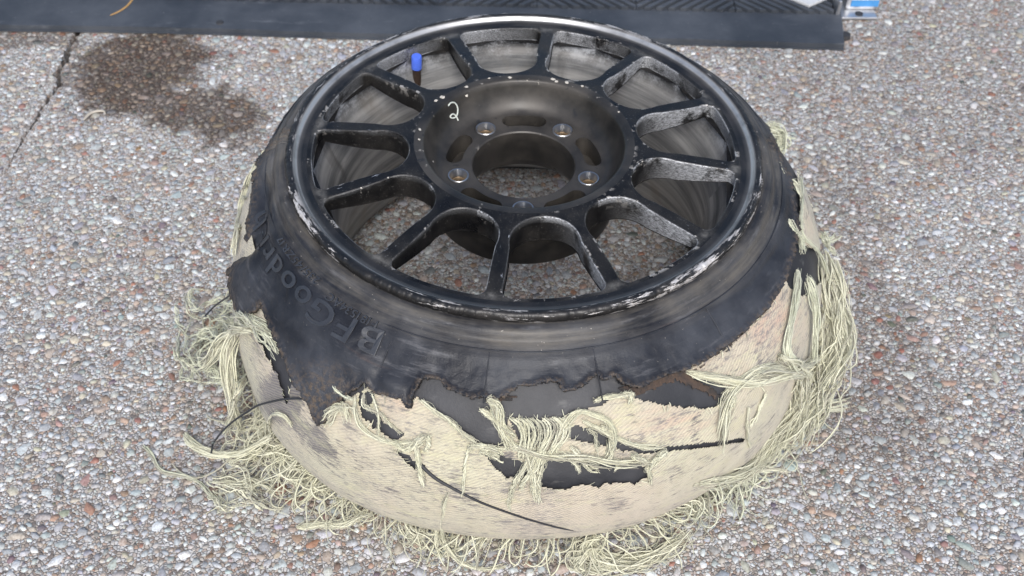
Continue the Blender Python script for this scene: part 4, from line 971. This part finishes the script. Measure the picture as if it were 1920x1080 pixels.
# ------------------------------------------------------------------ rubber mat behind
mat_y, rib_y = .5130, .5900
bm = bmesh.new(); xs = np.linspace(-1.1, .463, 90)
edge_ = [(x, mat_y+.0022*math.sin(x*9)+random.uniform(-.0006, .0006)) for x in xs]
prism(bm, edge_ + [(.474, rib_y), (.500, .84), (-1.1, .84)], .0035, .0075)
rm = bm_obj('rubber_mat', bm, MT['mat']); tag(rm, 'dark blue-grey rubber floor mat with chevron ribs behind the wheel', 'mat')
bm = bmesh.new(); prism(bm, [(x, y-.004) for x, y in edge_] + [(x, y+.002) for x, y in edge_[::-1]], .0016, .0034); bm_obj('edge_lip', bm, MT['mat'], rm)
bm = bmesh.new(); prism(bm, [(x, y+.0) for x, y in edge_] + [(.474, rib_y), (.470, rib_y), (-1.1, rib_y)][0:1] + [(-1.1, rib_y)], .00752, .0102); 
bevel(bm, .0012, 1); bm_obj('flat_border', bm, MT['mat'], rm)
BW, x_left = .148, .463-.148*9
for bnd in range(10):
    xa = x_left+bnd*BW; sgn = 1 if bnd % 2 else -1
    for k in range(-9, 14):
        yb = rib_y+.004+k*.0165
        pts = []; hw = .0042
        x0, x1 = xa+.001, xa+BW-.001
        ya, yb2 = (yb, yb+BW*.9) if sgn > 0 else (yb+BW*.9, yb)
        quad = [(x0, ya-hw), (x1, yb2-hw), (x1, yb2+hw), (x0, ya+hw)]
        lo, hi = rib_y+.0015, .832
        def clip(P, f):
            o = []
            for a_, b_ in zip(P, P[1:]+P[:1]):
                fa, fb = f(a_), f(b_)
                if fa >= 0: o.append(a_)
                if fa*fb < 0: t = fa/(fa-fb); o.append((a_[0]+(b_[0]-a_[0])*t, a_[1]+(b_[1]-a_[1])*t))
            return o
        quad = clip(quad, lambda p: p[1]-lo); 
        if len(quad) >= 3: quad = clip(quad, lambda p: hi-p[1])
        if len(quad) >= 3: quad = clip(quad, lambda p: (.472+(p[1]-rib_y)*.11)-p[0])
        if len(quad) < 3 or xa+BW < -.62: continue
        if abs(sum(a_[0]*b_[1]-b_[0]*a_[1] for a_, b_ in zip(quad, quad[1:]+quad[:1])))/2 < 2e-5: continue
        bm = bmesh.new(); prism(bm, quad, .00753, .0140); bm_obj('rib', bm, MT['mat'], rm)
bm = bmesh.new(); bmesh.ops.create_cone(bm, cap_ends=True, segments=20, radius1=.0055, radius2=.005, depth=.0012)
o = bm_obj('nail_hole', bm, MT['dark'], rm); p = onz(412, 42, .0105); o.location = (p[0], p[1], .0107)
bm = bmesh.new(); bmesh.ops.create_cone(bm, cap_ends=True, segments=24, radius1=.0085, radius2=.0075, depth=.006)
o = bm_obj('edge_tab', bm, MT['dark'], rm); p = onz(1584, 68, .004); o.location = (p[0], p[1], .0050)

# folded aluminium channel foot beside the mat
ab = bpy.data.objects.new('metal_bracket', None); link(ab); p = onz(1608, 40, 0); ab.location = (p[0], p[1], .0024); ab.rotation_euler = (0, 0, .04)
tag(ab, 'folded bright metal channel with a blue stripe on the concrete by the mat', 'bracket')
bm = bmesh.new(); box(bm, -.029, .029, 0, .16, 0, .004); bevel(bm, .001); bm_obj('base_plate', bm, MT['alu'], ab)
bm = bmesh.new(); box(bm, -.034, -.0292, .002, .17, .0005, .030); bevel(bm, .0012); bm_obj('side_flange', bm, MT['alu'], ab)
bm = bmesh.new(); box(bm, -.014, .034, .022, .17, .0042, .022); bevel(bm, .0018); bm_obj('raised_block', bm, MT['alu'], ab)
bm = bmesh.new(); box(bm, -.009, .033, .0206, .0217, .010, .020); bm_obj('blue_stripe', bm, MT['blue'], ab)
bm = bmesh.new(); bmesh.ops.create_cone(bm, cap_ends=True, segments=24, radius1=.006, radius2=.006, depth=.0012); o = bm_obj('bolt_hole', bm, MT['dark'], ab); o.location = (.003, .010, .0046)
# pale sheet corner lying on the ribs
pc = onz(1517, 15, .0125); bm = bmesh.new()
prism(bm, [(0, 0), (.10, .075), (.02, .22), (-.135, .115)], 0, .005); bevel(bm, .001)
o = bm_obj('pale_sheet', bm, MT['panel']); o.location = (pc[0], pc[1], .0123); tag(o, 'pale grey sheet, one corner showing on the ribbed mat', 'sheet')
# dry leaf blades
def blade(name, pts, wmax, mat, label, thick=.0006):
    P = catmull(np.array(pts), 24); T = np.gradient(P, axis=0); T /= np.linalg.norm(T, axis=1, keepdims=True)
    n_ = np.cross(T, [0, 0, 1.]); n_ /= np.linalg.norm(n_, axis=1, keepdims=True); f = np.linspace(0, 1, 24); wv = wmax*np.sin(PI*np.clip(f*.94+.05, 0, 1))**.7
    V = np.concatenate([P+n_*wv[:, None], P+[0, 0, .0012], P-n_*wv[:, None]]); Q = [(i, i+1, 24+i+1, 24+i) for i in range(23)]+[(24+i, 24+i+1, 48+i+1, 48+i) for i in range(23)]
    o = mesh_np(name, V, Q, mat); md = o.modifiers.new('t', 'SOLIDIFY'); md.thickness = thick
    return tag(o, label, 'leaf')
blade('dry_leaf', [onz(x, y, .0108) for x, y in ((207, 29), (222, 22), (238, 11), (250, -4), (258, -20))], .0018, MT['leaf'], 'orange-yellow dry leaf blade lying on the rubber mat')
blade('dry_twig', [onz(x, y, .0030) for x, y in ((157, 226), (166, 214), (180, 208), (194, 208), (198, 214))], .0030, MT['twig'], 'bleached curved leaf lying on the stained concrete')
